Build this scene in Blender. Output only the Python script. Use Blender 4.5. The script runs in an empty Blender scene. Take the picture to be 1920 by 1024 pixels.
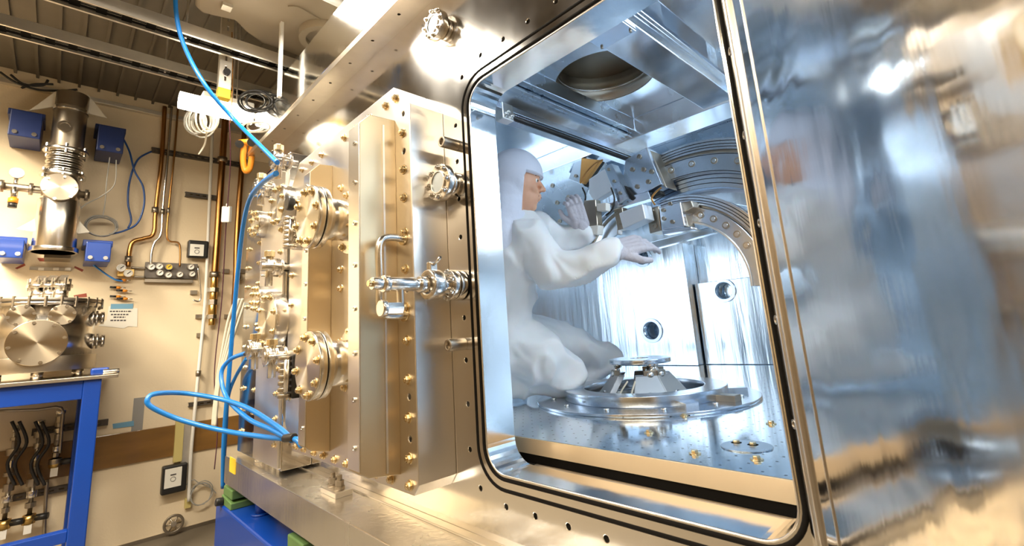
import bpy, bmesh, math, random
from mathutils import Vector, Matrix, Quaternion
random.seed(7)
S = bpy.context.scene
COL = S.collection
PI = math.pi

# ------------------------------------------------------------------ camera
ROW = ((0.6880815043, 0.7226790581, -0.0654127086),
       (-0.1856264753, 0.0881573725, -0.9786577999),
       (-0.7014888845, 0.6855386617, 0.1948078238))
F, CX, CY = 883.349, 963.337, 443.669
CAM = Vector((0, -1, 1.5))
cd = bpy.data.cameras.new('camera'); cam = bpy.data.objects.new('camera', cd); COL.objects.link(cam)
r0, r1, r2 = (Vector(r) for r in ROW)
m = Matrix((r0, -r1, -r2)).transposed().to_4x4(); m.translation = CAM
cam.matrix_world = m
cd.sensor_width = 36; cd.lens = F / 1920 * 36
cd.shift_x = (960 - CX) / 1920; cd.shift_y = (CY - 512) / 1920
cd.clip_start = 0.02
cd.dof.use_dof = True; cd.dof.focus_distance = 2.2; cd.dof.aperture_fstop = 5.6
S.camera = cam

# ------------------------------------------------------------------ world, exposure
w = bpy.data.worlds.new('world'); S.world = w; w.use_nodes = True
w.node_tree.nodes['Background'].inputs[0].default_value = (1, .85, .65, 1)
w.node_tree.nodes['Background'].inputs[1].default_value = 0.06
S.view_settings.view_transform = 'Standard'; S.view_settings.look = 'None'
S.view_settings.gamma = 1; S.view_settings.use_curve_mapping = False
S.view_settings.exposure = 0.55
S.cycles.max_bounces = 10; S.cycles.glossy_bounces = 7; S.cycles.diffuse_bounces = 3
S.cycles.sample_clamp_indirect = 6; S.cycles.sample_clamp_direct = 30
S.cycles.caustics_reflective = True; S.cycles.blur_glossy = 0.5

def area(name, loc, aim, sx, sy, power, color, spread=180):
    l = bpy.data.lights.new(name, 'AREA'); l.shape = 'RECTANGLE'; l.size = sx; l.size_y = sy
    l.energy = power; l.color = color; l.spread = math.radians(spread)
    o = bpy.data.objects.new(name, l); COL.objects.link(o); o.location = loc
    d = Vector(aim) - Vector(loc); o.rotation_euler = d.to_track_quat('-Z', 'Y').to_euler()
    return o
WARM = (1, .80, .55); COOL = (.74, .88, 1)
# strips of the ceiling fixtures (fixtures themselves are built with the ceiling)
area('ceiling_lamp_light', (-2.2, -1.25, 3.33), (-2.2, -1.25, 0), .30, 2.1, 84, (1, .91, .78))
area('ceiling_lamp_light', (-3.6, -2.3, 3.33), (-4.6, -1.7, 0), .30, 1.6, 105, (1, .87, .67), 130)  # added out of view and aimed to brighten the left wall
area('ceiling_lamp_light', (.9, -2.2, 3.33), (.9, -2.2, 0), .30, 2.4, 22, WARM)  # added fill behind the camera, on the door side
area('ceiling_lamp_light', (-.9, -2.5, 3.33), (-.9, -2.5, 0), 2.4, .30, 40, WARM)
# unseen lamps added inside the chamber for fill and reflections
area('chamber_fill_light', (-.02, 1.15, 2.60), (-1.9, 1.3, 1.5), .5, .9, 17, COOL)
area('chamber_fill_light', (-2.72, .225, 1.75), (-2.60, 2.0, 1.72), 1.0, 1.1, 4.5, COOL)  # softbox hidden beside the window, reflected in the back wall
area('chamber_fill_light', (-.45, .24, 2.64), (-1.9, 1.3, 1.3), .7, .16, 9, COOL)

def P(px, py, axis, val):
    "the place where the sight line through a point of the photograph meets a plane of the room"
    c = Vector(((px - CX) / F, (py - CY) / F, 1))
    d = r0 * c.x + r1 * c.y + r2 * c.z
    t = (val - CAM[axis]) / d[axis]
    return CAM + d * t
def PD(px, py, depth):
    c = Vector(((px - CX) / F, (py - CY) / F, 1)) * depth
    return CAM + r0 * c.x + r1 * c.y + r2 * c.z

# ------------------------------------------------------------------ materials
def nodes(name):
    m = bpy.data.materials.new(name); m.use_nodes = True
    return m, m.node_tree, m.node_tree.nodes['Principled BSDF']
def mat(name, col, rough=.5, metal=0, noise=0, nscale=8, bump=0, bscale=40, emit=None, es=0, coat=0, stretch=(1, 1, 1), rvar=0, sss=0):
    m, nt, b = nodes(name)
    b.inputs['Base Color'].default_value = (*col, 1)
    b.inputs['Roughness'].default_value = rough; b.inputs['Metallic'].default_value = metal
    b.inputs['Coat Weight'].default_value = coat
    if sss: b.inputs['Subsurface Weight'].default_value = sss; b.inputs['Subsurface Scale'].default_value = .02
    tc = nt.nodes.new('ShaderNodeTexCoord'); mp = nt.nodes.new('ShaderNodeMapping')
    mp.inputs['Scale'].default_value = stretch
    nt.links.new(tc.outputs['Object'], mp.inputs['Vector'])
    if noise or rvar:
        n = nt.nodes.new('ShaderNodeTexNoise'); n.inputs['Scale'].default_value = nscale; n.inputs['Detail'].default_value = 5
        nt.links.new(mp.outputs[0], n.inputs['Vector'])
        if noise:
            mx = nt.nodes.new('ShaderNodeMix'); mx.data_type = 'RGBA'
            mx.inputs['A'].default_value = (*[c * (1 - noise) for c in col], 1)
            mx.inputs['B'].default_value = (*[min(1, c * (1 + noise)) for c in col], 1)
            nt.links.new(n.outputs['Fac'], mx.inputs['Factor']); nt.links.new(mx.outputs['Result'], b.inputs['Base Color'])
        if rvar:
            mr = nt.nodes.new('ShaderNodeMapRange')
            mr.inputs['From Min'].default_value = .3; mr.inputs['From Max'].default_value = .7
            mr.inputs['To Min'].default_value = max(.02, rough - rvar); mr.inputs['To Max'].default_value = rough + rvar
            nt.links.new(n.outputs['Fac'], mr.inputs['Value']); nt.links.new(mr.outputs[0], b.inputs['Roughness'])
    if bump:
        n2 = nt.nodes.new('ShaderNodeTexNoise'); n2.inputs['Scale'].default_value = bscale; n2.inputs['Detail'].default_value = 4
        nt.links.new(mp.outputs[0], n2.inputs['Vector'])
        bp = nt.nodes.new('ShaderNodeBump'); bp.inputs['Strength'].default_value = 1; bp.inputs['Distance'].default_value = bump
        nt.links.new(n2.outputs['Fac'], bp.inputs['Height']); nt.links.new(bp.outputs[0], b.inputs['Normal'])
    if emit:
        b.inputs['Emission Color'].default_value = (*emit, 1); b.inputs['Emission Strength'].default_value = es
    return m
M = {}
M['face'] = mat('polished_plate', (.90, .885, .86), .12, 1, .04, 3, .0022, 3.0, rvar=.07, stretch=(1, 1, .6))
M['satin'] = mat('satin_plate', (.84, .80, .74), .33, 1, .05, 4, .0004, 30, stretch=(1, 1, .05), rvar=.05)
M['edge'] = mat('machined_edge', (.90, .87, .82), .28, 1, .04, 10)
M['steel'] = mat('stainless_steel', (.78, .75, .70), .22, 1, .05, 12)
M['steel_dark'] = mat('dull_steel', (.42, .37, .30), .38, 1, .15, 10)
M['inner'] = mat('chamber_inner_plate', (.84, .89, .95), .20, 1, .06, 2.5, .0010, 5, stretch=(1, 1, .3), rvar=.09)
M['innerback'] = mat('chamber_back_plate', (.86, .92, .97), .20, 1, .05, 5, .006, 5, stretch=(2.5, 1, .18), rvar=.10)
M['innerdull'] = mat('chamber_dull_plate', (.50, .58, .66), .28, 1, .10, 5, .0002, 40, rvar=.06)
M['ring'] = mat('turned_ring', (.66, .72, .80), .22, 1, .04, 6)
M['ribplate'] = mat('rib_plate_wall_tint', (.66, .54, .35), .40, 1, .06, 3, .0003, 30, stretch=(1, 1, .05))  # golden colour stands in for the warm wall reflected in the ribs
M['legplate'] = mat('ground_leg_plate', (.50, .49, .48), .36, 1, .04, 12)
M['whiteblock'] = mat('bead_blasted_block', (.78, .82, .86), .55, .6, .03, 20)
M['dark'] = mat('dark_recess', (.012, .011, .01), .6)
M['rubber'] = mat('black_rubber', (.008, .007, .006), .8)
M['rubber'].node_tree.nodes['Principled BSDF'].inputs['Specular IOR Level'].default_value = .1
M['gold'] = mat('brass_plated_bolt', (.80, .66, .42), .27, 1, .15, 20)
M['silverbolt'] = mat('steel_bolt', (.82, .80, .76), .2, 1)
M['copper'] = mat('old_copper', (.50, .25, .08), .30, 1, .30, 5, stretch=(1, 1, .3))
M['brass'] = mat('brass', (.72, .48, .16), .28, 1, .2, 10)
M['wall'] = mat('painted_wall', (.80, .67, .47), .75, 0, .05, 2.2, .0012, 60)
M['wallfar'] = mat('far_wall_mottle', (.26, .19, .10), .7, 0, .85, 1.3)  # light and dark blotches in the colour vary the metal's reflections
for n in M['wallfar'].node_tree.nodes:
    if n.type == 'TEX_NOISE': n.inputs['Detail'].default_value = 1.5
M['strip'] = mat('brown_board', (.22, .11, .025), .38, 0, .35, 6, coat=.3, stretch=(1, .5, 2))
M['floor'] = mat('concrete_floor', (.15, .125, .09), .55, 0, .2, 4)
M['deck'] = mat('ceiling_deck', (.20, .175, .14), .55, .5, .25, 3)
M['strutdark'] = mat('dark_slotted_strut', (.10, .085, .07), .45, .6, .2, 14)
M['panel'] = mat('dark_gauge_panel', (.16, .14, .12), .5, .3)
M['slab'] = mat('milled_slab', (.80, .79, .76), .24, 1, .05, 5, .0012, 38, stretch=(1, 1, .06), rvar=.06)
M['galv'] = mat('galvanised_steel', (.72, .68, .60), .42, .8, .12, 18)
M['blue'] = mat('blue_paint', (.003, .045, .30), .35, 0, .12, 3, coat=.25)
M['navy'] = mat('navy_paint', (.012, .03, .14), .4, 0, .1, 6)
M['hose'] = mat('blue_hose', (.004, .17, .55), .35, 0, coat=.2)
M['bcable'] = mat('dark_blue_cable', (.01, .07, .28), .35)
M['black'] = mat('black_plastic', (.018, .017, .016), .4)
M['white'] = mat('white_plastic', (.82, .80, .74), .45)
M['grey'] = mat('grey_cable', (.36, .35, .32), .5)
M['cream'] = mat('cream_cable', (.70, .66, .54), .5)
M['yellow'] = mat('yellow_plastic', (.80, .55, .03), .45)
M['paleyellow'] = mat('pale_yellow_strut', (.62, .52, .20), .5)
M['orange'] = mat('orange_plastic', (.85, .30, .02), .4, coat=.3)
M['green'] = mat('green_paint', (.10, .19, .06), .5, 0, .2, 12)
M['red'] = mat('dark_red_tape', (.30, .06, .03), .6)
M['tape'] = mat('blue_tape', (.16, .36, .52), .6)
M['greytape'] = mat('grey_tape', (.30, .29, .27), .5)
M['paper'] = mat('paper', (.82, .78, .68), .8)
M['ink'] = mat('ink', (.08, .07, .07), .8)
M['beige'] = mat('beige_sheet', (.40, .33, .23), .55, 0, .12, 3, .004, 5)
M['suit'] = mat('white_coverall', (.84, .87, .90), .75, 0, .03, 10, .03, 6.5, stretch=(1, 1, .8), sss=.1)
for n in M['suit'].node_tree.nodes:
    if n.type == 'TEX_NOISE' and abs(n.inputs['Scale'].default_value - 6.5) < 1e-3: n.noise_type = 'RIDGED_MULTIFRACTAL'; n.normalize = True; n.inputs['Detail'].default_value = 3; n.inputs['Distortion'].default_value = .8
M['hood'] = mat('white_hood', (.74, .78, .90), .8, 0, .03, 20, .004, 22)
M['glove'] = mat('grey_glove', (.50, .48, .53), .6, 0, .1, 20, .006, 45)
M['skin'] = mat('skin', (.76, .42, .27), .5, 0, .08, 20, sss=.15)
M['pane'] = mat('viewport_pane', (.55, .50, .42), .08, .8)
M['brow'] = mat('brow_hair', (.12, .06, .03), .7)
M['eye'] = mat('eye_white', (.8, .8, .78), .2); M['iris'] = mat('eye_iris', (.06, .05, .04), .2)
M['lip'] = mat('lips', (.55, .22, .17), .5)
M['lamp'] = mat('lamp_diffuser', (.9, .9, .85), .4, emit=(1, .88, .68), es=4)
M['tube'] = mat('fluorescent_tube', (.9, .9, .85), .4, emit=(1, .88, .68), es=16)
M['softboxcool'] = mat('cool_softbox_diffuser', (.9, .95, 1), .4, emit=(.78, .89, 1), es=.55)  # glow of the added softbox
M['pink'] = mat('dark_lead', (.10, .03, .05), .5)
M['gauge'] = mat('gauge_face', (.86, .84, .76), .4)
M['foil'] = mat('clear_film', (.85, .85, .82), .12, 1, .1, 2, .004, 3)

# breadboard with its grid of tapped holes
def grid_mat():
    m, nt, b = nodes('breadboard_plate')
    b.inputs['Metallic'].default_value = 1; b.inputs['Roughness'].default_value = .17
    tc = nt.nodes.new('ShaderNodeTexCoord'); sx = nt.nodes.new('ShaderNodeSeparateXYZ'); nt.links.new(tc.outputs['Object'], sx.inputs[0])
    def mth(op, a, bb=None):
        n = nt.nodes.new('ShaderNodeMath'); n.operation = op
        for i, v in enumerate((a, bb)):
            if v is None: continue
            if isinstance(v, (int, float)): n.inputs[i].default_value = v
            else: nt.links.new(v, n.inputs[i])
        return n.outputs[0]
    def cell(o): return mth('SUBTRACT', mth('FRACT', mth('MULTIPLY', o, 1 / .05)), .5)
    a, c = cell(sx.outputs[0]), cell(sx.outputs[1])
    d = mth('SQRT', mth('ADD', mth('MULTIPLY', a, a), mth('MULTIPLY', c, c)))
    hole = mth('LESS_THAN', d, .075)
    n = nt.nodes.new('ShaderNodeTexNoise'); n.inputs['Scale'].default_value = 2.5; n.inputs['Detail'].default_value = 5
    nt.links.new(tc.outputs['Object'], n.inputs['Vector'])
    mr = nt.nodes.new('ShaderNodeMapRange'); mr.inputs['To Min'].default_value = .04; mr.inputs['To Max'].default_value = .15
    nt.links.new(n.outputs['Fac'], mr.inputs['Value']); nt.links.new(mr.outputs[0], b.inputs['Roughness'])
    mx = nt.nodes.new('ShaderNodeMix'); mx.data_type = 'RGBA'
    mx.inputs['A'].default_value = (.80, .87, .93, 1); mx.inputs['B'].default_value = (.08, .09, .10, 1)
    nt.links.new(hole, mx.inputs['Factor']); nt.links.new(mx.outputs['Result'], b.inputs['Base Color'])
    bp = nt.nodes.new('ShaderNodeBump'); bp.inputs['Distance'].default_value = .0005
    nt.links.new(n.outputs['Fac'], bp.inputs['Height']); nt.links.new(bp.outputs[0], b.inputs['Normal'])
    return m
M['board'] = grid_mat(); M['front_edge'] = mat('front_edge_metal', (.80, .66, .46), .55, .45, .04, 10)  # tan edge colour stands in for the warm room it reflects
# mirror-like brushed door: long soft swirls
def door_mat():
    m, nt, b = nodes('brushed_door')
    b.inputs['Metallic'].default_value = 1; b.inputs['Base Color'].default_value = (.72, .70, .68, 1)
    b.inputs['Roughness'].default_value = .10; b.inputs['Anisotropic'].default_value = .4
    tc = nt.nodes.new('ShaderNodeTexCoord')
    def noise(scale, st, det, rot=0, dist=0):
        mp = nt.nodes.new('ShaderNodeMapping'); mp.inputs['Scale'].default_value = st; mp.inputs['Rotation'].default_value = (0, rot, 0)
        nt.links.new(tc.outputs['Object'], mp.inputs[0])
        n = nt.nodes.new('ShaderNodeTexNoise'); n.inputs['Scale'].default_value = scale; n.inputs['Detail'].default_value = det
        n.inputs['Distortion'].default_value = dist
        nt.links.new(mp.outputs[0], n.inputs['Vector']); return n
    a = noise(3.2, (1, 1, 1), 2, 0, 1.2); c = noise(22, (1, 1, .12), 3, .5)
    b1 = nt.nodes.new('ShaderNodeBump'); b1.inputs['Distance'].default_value = .0045; nt.links.new(a.outputs['Fac'], b1.inputs['Height'])
    b2 = nt.nodes.new('ShaderNodeBump'); b2.inputs['Distance'].default_value = .0004; nt.links.new(c.outputs['Fac'], b2.inputs['Height'])
    nt.links.new(b1.outputs[0], b2.inputs['Normal']); nt.links.new(b2.outputs[0], b.inputs['Normal'])
    mr = nt.nodes.new('ShaderNodeMapRange'); mr.inputs['From Min'].default_value = .3; mr.inputs['From Max'].default_value = .7
    mr.inputs['To Min'].default_value = .04; mr.inputs['To Max'].default_value = .15
    nt.links.new(a.outputs['Fac'], mr.inputs['Value']); nt.links.new(mr.outputs[0], b.inputs['Roughness'])
    return m
M['door'] = door_mat()
# spun disc: radial sheen
def spun_mat(col):
    m, nt, b = nodes('turned_disc')
    b.inputs['Metallic'].default_value = 1; b.inputs['Base Color'].default_value = (*col, 1)
    b.inputs['Roughness'].default_value = .30; b.inputs['Anisotropic'].default_value = .9; b.inputs['Anisotropic Rotation'].default_value = .25
    t = nt.nodes.new('ShaderNodeTangent'); t.direction_type = 'RADIAL'; t.axis = 'Z'
    nt.links.new(t.outputs[0], b.inputs['Tangent'])
    return m
M['spun'] = spun_mat((.70, .66, .58)); M['spun_dark'] = spun_mat((.46, .39, .29))

# ------------------------------------------------------------------ builders
def basis(d):
    d = Vector(d).normalized()
    u = d.cross(Vector((0, 0, 1)))
    if u.length < 1e-4: u = Vector((1, 0, 0))
    u.normalize(); v = d.cross(u); return u, v, d
class MB:
    def __init__(s): s.v = []; s.f = []; s.sm = []
    def add(s, vs, fs, smooth=False):
        n = len(s.v); s.v += [Vector(x) for x in vs]; s.f += [tuple(i + n for i in f) for f in fs]; s.sm += [smooth] * len(fs); return s
    def box(s, a, b):
        x0, x1 = sorted((a[0], b[0])); y0, y1 = sorted((a[1], b[1])); z0, z1 = sorted((a[2], b[2]))
        return s.add([(x0, y0, z0), (x1, y0, z0), (x1, y1, z0), (x0, y1, z0), (x0, y0, z1), (x1, y0, z1), (x1, y1, z1), (x0, y1, z1)],
                     [(3, 2, 1, 0), (4, 5, 6, 7), (0, 1, 5, 4), (1, 2, 6, 5), (2, 3, 7, 6), (3, 0, 4, 7)])
    def obox(s, c, ax, ay, az):
        c, ax, ay, az = map(Vector, (c, ax, ay, az))
        vs = [c + ax * i + ay * j + az * k for k in (-1, 1) for j in (-1, 1) for i in (-1, 1)]
        return s.add(vs, [(0, 2, 3, 1), (4, 5, 7, 6), (0, 1, 5, 4), (1, 3, 7, 5), (3, 2, 6, 7), (2, 0, 4, 6)])
    def cone(s, p0, p1, ra, rb, n=24, caps=True):
        p0, p1 = Vector(p0), Vector(p1); u, v, d = basis(p1 - p0)
        ring = lambda p, r: [p + (u * math.cos(2 * PI * i / n) + v * math.sin(2 * PI * i / n)) * r for i in range(n)]
        s.add(ring(p0, ra) + ring(p1, rb), [(i, (i + 1) % n, n + (i + 1) % n, n + i) for i in range(n)], n > 8)
        if caps: s.add(ring(p0, ra), [tuple(reversed(range(n)))]); s.add(ring(p1, rb), [tuple(range(n))])
        return s
    def cyl(s, p0, p1, r, n=24): return s.cone(p0, p1, r, r, n)
    def ringcyl(s, p0, p1, ri, ro, n=48, a0=0, a1=2 * PI):
        "annular ring or arc between p0 and p1"
        p0, p1 = Vector(p0), Vector(p1); u, v, d = basis(p1 - p0); full = abs(a1 - a0 - 2 * PI) < 1e-6
        k = n if full else n + 1; vs = []
        for i in range(k):
            a = a0 + (a1 - a0) * i / n; e = u * math.cos(a) + v * math.sin(a)
            vs += [p0 + e * ri, p0 + e * ro, p1 + e * ro, p1 + e * ri]
        for q, (a_, b_) in enumerate(((0, 1), (1, 2), (2, 3), (3, 0))):
            s.add([x for i in range(k) for x in (vs[4 * i + a_], vs[4 * i + b_])],
                  [(2 * i, 2 * i + 1, 2 * ((i + 1) % k) + 1, 2 * ((i + 1) % k)) for i in range(n)], q in (1, 3))
        if not full: s.add(vs[:4], [(0, 1, 2, 3)]); s.add(vs[-4:], [(3, 2, 1, 0)])
        return s
    def tube(s, pts, r, n=8, closed=False):
        pts = [Vector(p) for p in pts]; k = len(pts); prev = None; rings = []
        for i, p in enumerate(pts):
            if closed: t = pts[(i + 1) % k] - pts[i - 1]
            else: t = pts[min(i + 1, k - 1)] - pts[max(i - 1, 0)]
            t.normalize()
            if prev is None: u = basis(t)[0]
            else:
                u = prev - t * prev.dot(t)
                u = u.normalized() if u.length > 1e-6 else basis(t)[0]
            prev = u; v = t.cross(u)
            rr = r[i] if isinstance(r, (list, tuple)) else r
            rings += [p + (u * math.cos(2 * PI * j / n) + v * math.sin(2 * PI * j / n)) * rr for j in range(n)]
        fs = []
        for i in range(k if closed else k - 1):
            a, b = i * n, ((i + 1) % k) * n
            fs += [(a + j, a + (j + 1) % n, b + (j + 1) % n, b + j) for j in range(n)]
        s.add(rings, fs, True)
        if not closed: s.add(rings[:n], [tuple(reversed(range(n)))]); s.add(rings[-n:], [tuple(range(n))])
        return s
    def prism(s, pts, d):
        pts = [Vector(p) for p in pts]; d = Vector(d); n = len(pts)
        s.add(pts + [p + d for p in pts], [tuple(range(n)), tuple(reversed(range(n, 2 * n)))] + [(i, n + i, n + (i + 1) % n, (i + 1) % n) for i in range(n)])
        return s
    def sphere(s, c, r, nu=16, nv=10, sc=(1, 1, 1), rot=None):
        c = Vector(c); vs = []
        for j in range(nv + 1):
            for i in range(nu):
                th = PI * j / nv; ph = 2 * PI * i / nu
                p = Vector((math.sin(th) * math.cos(ph) * sc[0], math.sin(th) * math.sin(ph) * sc[1], math.cos(th) * sc[2])) * r
                vs.append(c + (rot @ p if rot else p))
        return s.add(vs, [(j * nu + i, (j + 1) * nu + i, (j + 1) * nu + (i + 1) % nu, j * nu + (i + 1) % nu) for j in range(nv) for i in range(nu)], True)
    def cap(s, p0, ra, p1, rb):
        s.sphere(p0, ra); s.sphere(p1, rb)
        if (Vector(p0) - Vector(p1)).length > 1e-4: s.cone(p0, p1, ra, rb, 16)
        return s
    def build(s, name, mt, parent=None, bevel=0, seg=2, org=None):
        me = bpy.data.meshes.new(name)
        o_ = Vector(org) if org is not None else Vector((0, 0, 0))
        me.from_pydata([v - o_ for v in s.v], [], s.f); me.update()
        for p, sm in zip(me.polygons, s.sm): p.use_smooth = sm
        bm = bmesh.new(); bm.from_mesh(me); bmesh.ops.remove_doubles(bm, verts=bm.verts, dist=1e-6)
        bmesh.ops.recalc_face_normals(bm, faces=bm.faces); bm.to_mesh(me); bm.free()
        o = bpy.data.objects.new(name, me); COL.objects.link(o); o.location = o_
        me.materials.append(M[mt] if isinstance(mt, str) else mt)
        adopt(o, parent)
        if bevel:
            b = o.modifiers.new('bevel', 'BEVEL'); b.width = bevel; b.segments = seg; b.limit_method = 'ANGLE'; b.angle_limit = math.radians(40)
        return o
def adopt(o, parent):
    if parent is not None:
        o.parent = parent; o.matrix_parent_inverse = Matrix.Translation(-world_loc(parent)) if parent.type == 'MESH' or parent.type == 'EMPTY' else Matrix()
def world_loc(o):
    v = Vector(o.location)
    if o.parent is not None:
        v = world_loc(o.parent) + (o.matrix_parent_inverse.translation + Vector(o.location)); return v
    return v
def tag(o, label=None, cat=None, group=None, kind=None):
    if label: o['label'] = label
    if cat: o['category'] = cat
    if group: o['group'] = group
    if kind: o['kind'] = kind
    return o
def thing(name, loc, label, cat, group=None):
    o = bpy.data.objects.new(name, None); COL.objects.link(o); o.location = loc; o.empty_display_size = .05
    return tag(o, label, cat, group)
def struct(o): o['kind'] = 'structure'; return o
def clone(src, name, loc, rot=None, parent=None):
    o = src.copy(); o.name = name; COL.objects.link(o); o.parent = None; o.matrix_parent_inverse = Matrix()
    o.location = loc
    if rot is not None: o.rotation_euler = rot
    adopt(o, parent); return o
def copy_tree(o, offset, label=None, parent=None):
    c = o.copy(); COL.objects.link(c)
    if parent is None: c.location = Vector(o.location) + Vector(offset)
    else: c.parent = parent; c.matrix_parent_inverse = o.matrix_parent_inverse.copy()
    if label: c['label'] = label
    for ch in [x for x in COL.objects if x.parent is o]: copy_tree(ch, (0, 0, 0), None, c)
    return c

def plate(name, outline, holes, origin, u, v, n, thick, mt, parent=None, bevel=0, round_n=24):
    "flat plate lying in the plane of u, v; outline and holes are loops of (a, b); a hole may be (a, b, radius)"
    cu = bpy.data.curves.new(name, 'CURVE'); cu.dimensions = '2D'; cu.fill_mode = 'BOTH'
    cu.extrude = max(thick / 2 - bevel, 1e-4); cu.bevel_depth = bevel; cu.bevel_resolution = 1; cu.offset = -bevel
    def loop(pts):
        sp = cu.splines.new('POLY'); sp.points.add(len(pts) - 1)
        for i, (a, b) in enumerate(pts): sp.points[i].co = (a, b, 0, 1)
        sp.use_cyclic_u = True
    loop(outline)
    for h in holes:
        if len(h) == 3 and not hasattr(h[0], '__len__'):
            a, b, r = h; loop([(a + r * math.cos(2 * PI * i / round_n), b + r * math.sin(2 * PI * i / round_n)) for i in range(round_n)])
        else: loop(h)
    tmp = bpy.data.objects.new('tmp', cu); COL.objects.link(tmp)
    bpy.context.view_layer.update()
    me = bpy.data.meshes.new_from_object(tmp.evaluated_get(bpy.context.evaluated_depsgraph_get()))
    bpy.data.objects.remove(tmp)
    me.name = name
    u, v, n = Vector(u).normalized(), Vector(v).normalized(), Vector(n).normalized()
    R = Matrix((u, v, n)).transposed()
    org = Vector(origin) + n * (thick / 2)
    for vt in me.vertices: vt.co = R @ vt.co
    bm = bmesh.new(); bm.from_mesh(me); bmesh.ops.remove_doubles(bm, verts=bm.verts, dist=1e-5)
    bmesh.ops.recalc_face_normals(bm, faces=bm.faces); bm.to_mesh(me); bm.free()
    for p in me.polygons: p.use_smooth = False
    me.materials.clear(); me.materials.append(M[mt])
    o = bpy.data.objects.new(name, me); COL.objects.link(o); o.location = org; adopt(o, parent)
    return o
def rrect(x0, z0, x1, z1, r, n=10):
    out = []
    for cx, cz, a in ((x1 - r, z1 - r, 0), (x0 + r, z1 - r, PI / 2), (x0 + r, z0 + r, PI), (x1 - r, z0 + r, 1.5 * PI)):
        for i in range(n + 1):
            t = a + PI / 2 * i / n; out.append((cx + r * math.cos(t), cz + r * math.sin(t)))
    return out
def bake(o):
    "apply the modifiers of an object for good"
    bpy.context.view_layer.update()
    me = bpy.data.meshes.new_from_object(o.evaluated_get(bpy.context.evaluated_depsgraph_get()))
    o.modifiers.clear(); o.data = me; return o
def blend(mb, name, mt, parent, voxel=.012, it=6, fac=.5):
    "grow one continuous skin over the overlapping volumes of a builder"
    o = mb.build(name, mt)
    r = o.modifiers.new('r', 'REMESH'); r.mode = 'VOXEL'; r.voxel_size = voxel; r.use_smooth_shade = True
    s = o.modifiers.new('s', 'SMOOTH'); s.iterations = it; s.factor = fac
    bake(o)
    for p in o.data.polygons: p.use_smooth = True
    adopt(o, parent); return o
def smooth_path(pts, n=8, closed=False):
    pts = [Vector(p) for p in pts]; k = len(pts); out = []
    for i in range(k if closed else k - 1):
        p0 = pts[i - 1] if (i > 0 or closed) else pts[0]; p1 = pts[i]; p2 = pts[(i + 1) % k]
        p3 = pts[(i + 2) % k] if (i + 2 < k or closed) else pts[-1]
        for j in range(n):
            t = j / n
            out.append(.5 * ((2 * p1) + (p2 - p0) * t + (2 * p0 - 5 * p1 + 4 * p2 - p3) * t * t + (3 * p1 - p0 - 3 * p2 + p3) * t ** 3))
    if not closed: out.append(pts[-1])
    return out

# bolt meshes pointing along -y, built once and copied
def bolt_mesh(mt, r=.013, h=.011):
    b = MB(); b.cyl((0, 0, 0), (0, -.003, 0), r * 1.35, 20); b.cyl((0, -.003, 0), (0, -.003 - h, 0), r, 6); b.cyl((0, -.003 - h, 0), (0, -.007 - h, 0), r * .55, 10)
    return b.build('bolt', mt, None, .0012, 1)
BOLT = bolt_mesh('gold'); BOLT_S = bolt_mesh('silverbolt', .009, .008); SOCK = MB().ringcyl((0, 0, 0), (0, -.005, 0), .004, .0085, 16).cyl((0, 0, 0), (0, -.002, 0), .0042, 6).build('screw', 'silverbolt')
PROTOS = [BOLT, BOLT_S, SOCK]
used = set()
def bolt(loc, parent, src=None, name='bolt', rot=(0, 0, 0)):
    return clone(src or BOLT, name, loc, rot, parent)

# ================================================================== ROOM
X0, X1, Y0, Y1, ZC = -5.25, 2.6, -3.4, 4.4, 3.85
struct(MB().box((X0 - .1, Y0 - .1, -.1), (X1 + .1, Y1 + .1, 0)).build('floor', 'floor'))
struct(MB().box((X0 - .1, Y0 - .1, 0), (X0, Y1 + .1, ZC)).build('wall_left', 'wall'))
struct(MB().box((X0, Y1, 0), (X1, Y1 + .1, ZC)).build('wall_back', 'wall'))
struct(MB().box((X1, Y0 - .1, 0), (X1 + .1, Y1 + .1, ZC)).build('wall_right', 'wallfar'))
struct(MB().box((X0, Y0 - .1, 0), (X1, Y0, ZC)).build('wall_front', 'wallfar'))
cb = MB().box((X0 - .1, Y0 - .1, ZC), (X1 + .1, Y1 + .1, ZC + .1))
y = Y0 + .05
while y < Y1:
    cb.box((X0, y, ZC - .03), (X1, y + .018, ZC)); y += .128
struct(cb.build('ceiling', 'deck'))
# brown board along the wall and thin dark baseboard
a, b_ = P(180, 819, 0, X0), P(403, 787, 0, X0)
zt, zb = a.z, P(188, 880, 0, X0).z
struct(MB().box((X0, Y0, zb), (X0 + .02, Y1, zt)).build('trim_1', 'strip', None, .003))
struct(MB().box((X0, Y0, 0), (X0 + .008, Y1, .03)).build('baseboard_left', 'steel_dark'))

# ceiling fixtures
def fixture(x, y, sx, sy, label):
    t = thing('ceiling_light', (x, y, 3.35), label, 'ceiling light', 'ceiling lamps over the room')
    MB().box((x - sx / 2 - .03, y - sy / 2 - .03, 3.36), (x + sx / 2 + .03, y + sy / 2 + .03, 3.43)).build('housing', 'white', t, .005)
    MB().box((x - sx / 2, y - sy / 2, 3.345), (x + sx / 2, y + sy / 2, 3.36)).build('diffuser', 'lamp', t)
    MB().cyl((x, y, 3.43), (x, y, ZC), .01, 8).build('hanger', 'galv', t)
for args in ((-2.2, -1.25, .30, 2.1, 'long warm ceiling light right above the bolted cover'), (-3.6, -2.3, .30, 1.6, 'added warm ceiling light out of view, brightening the left wall'),
             (.9, -2.2, .30, 2.4, 'added warm fill light out of view, on the side of the open door'), (-.9, -2.5, 2.4, .30, 'warm ceiling light lying along the room, opposite the chamber window')):
    fixture(*args)

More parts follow.
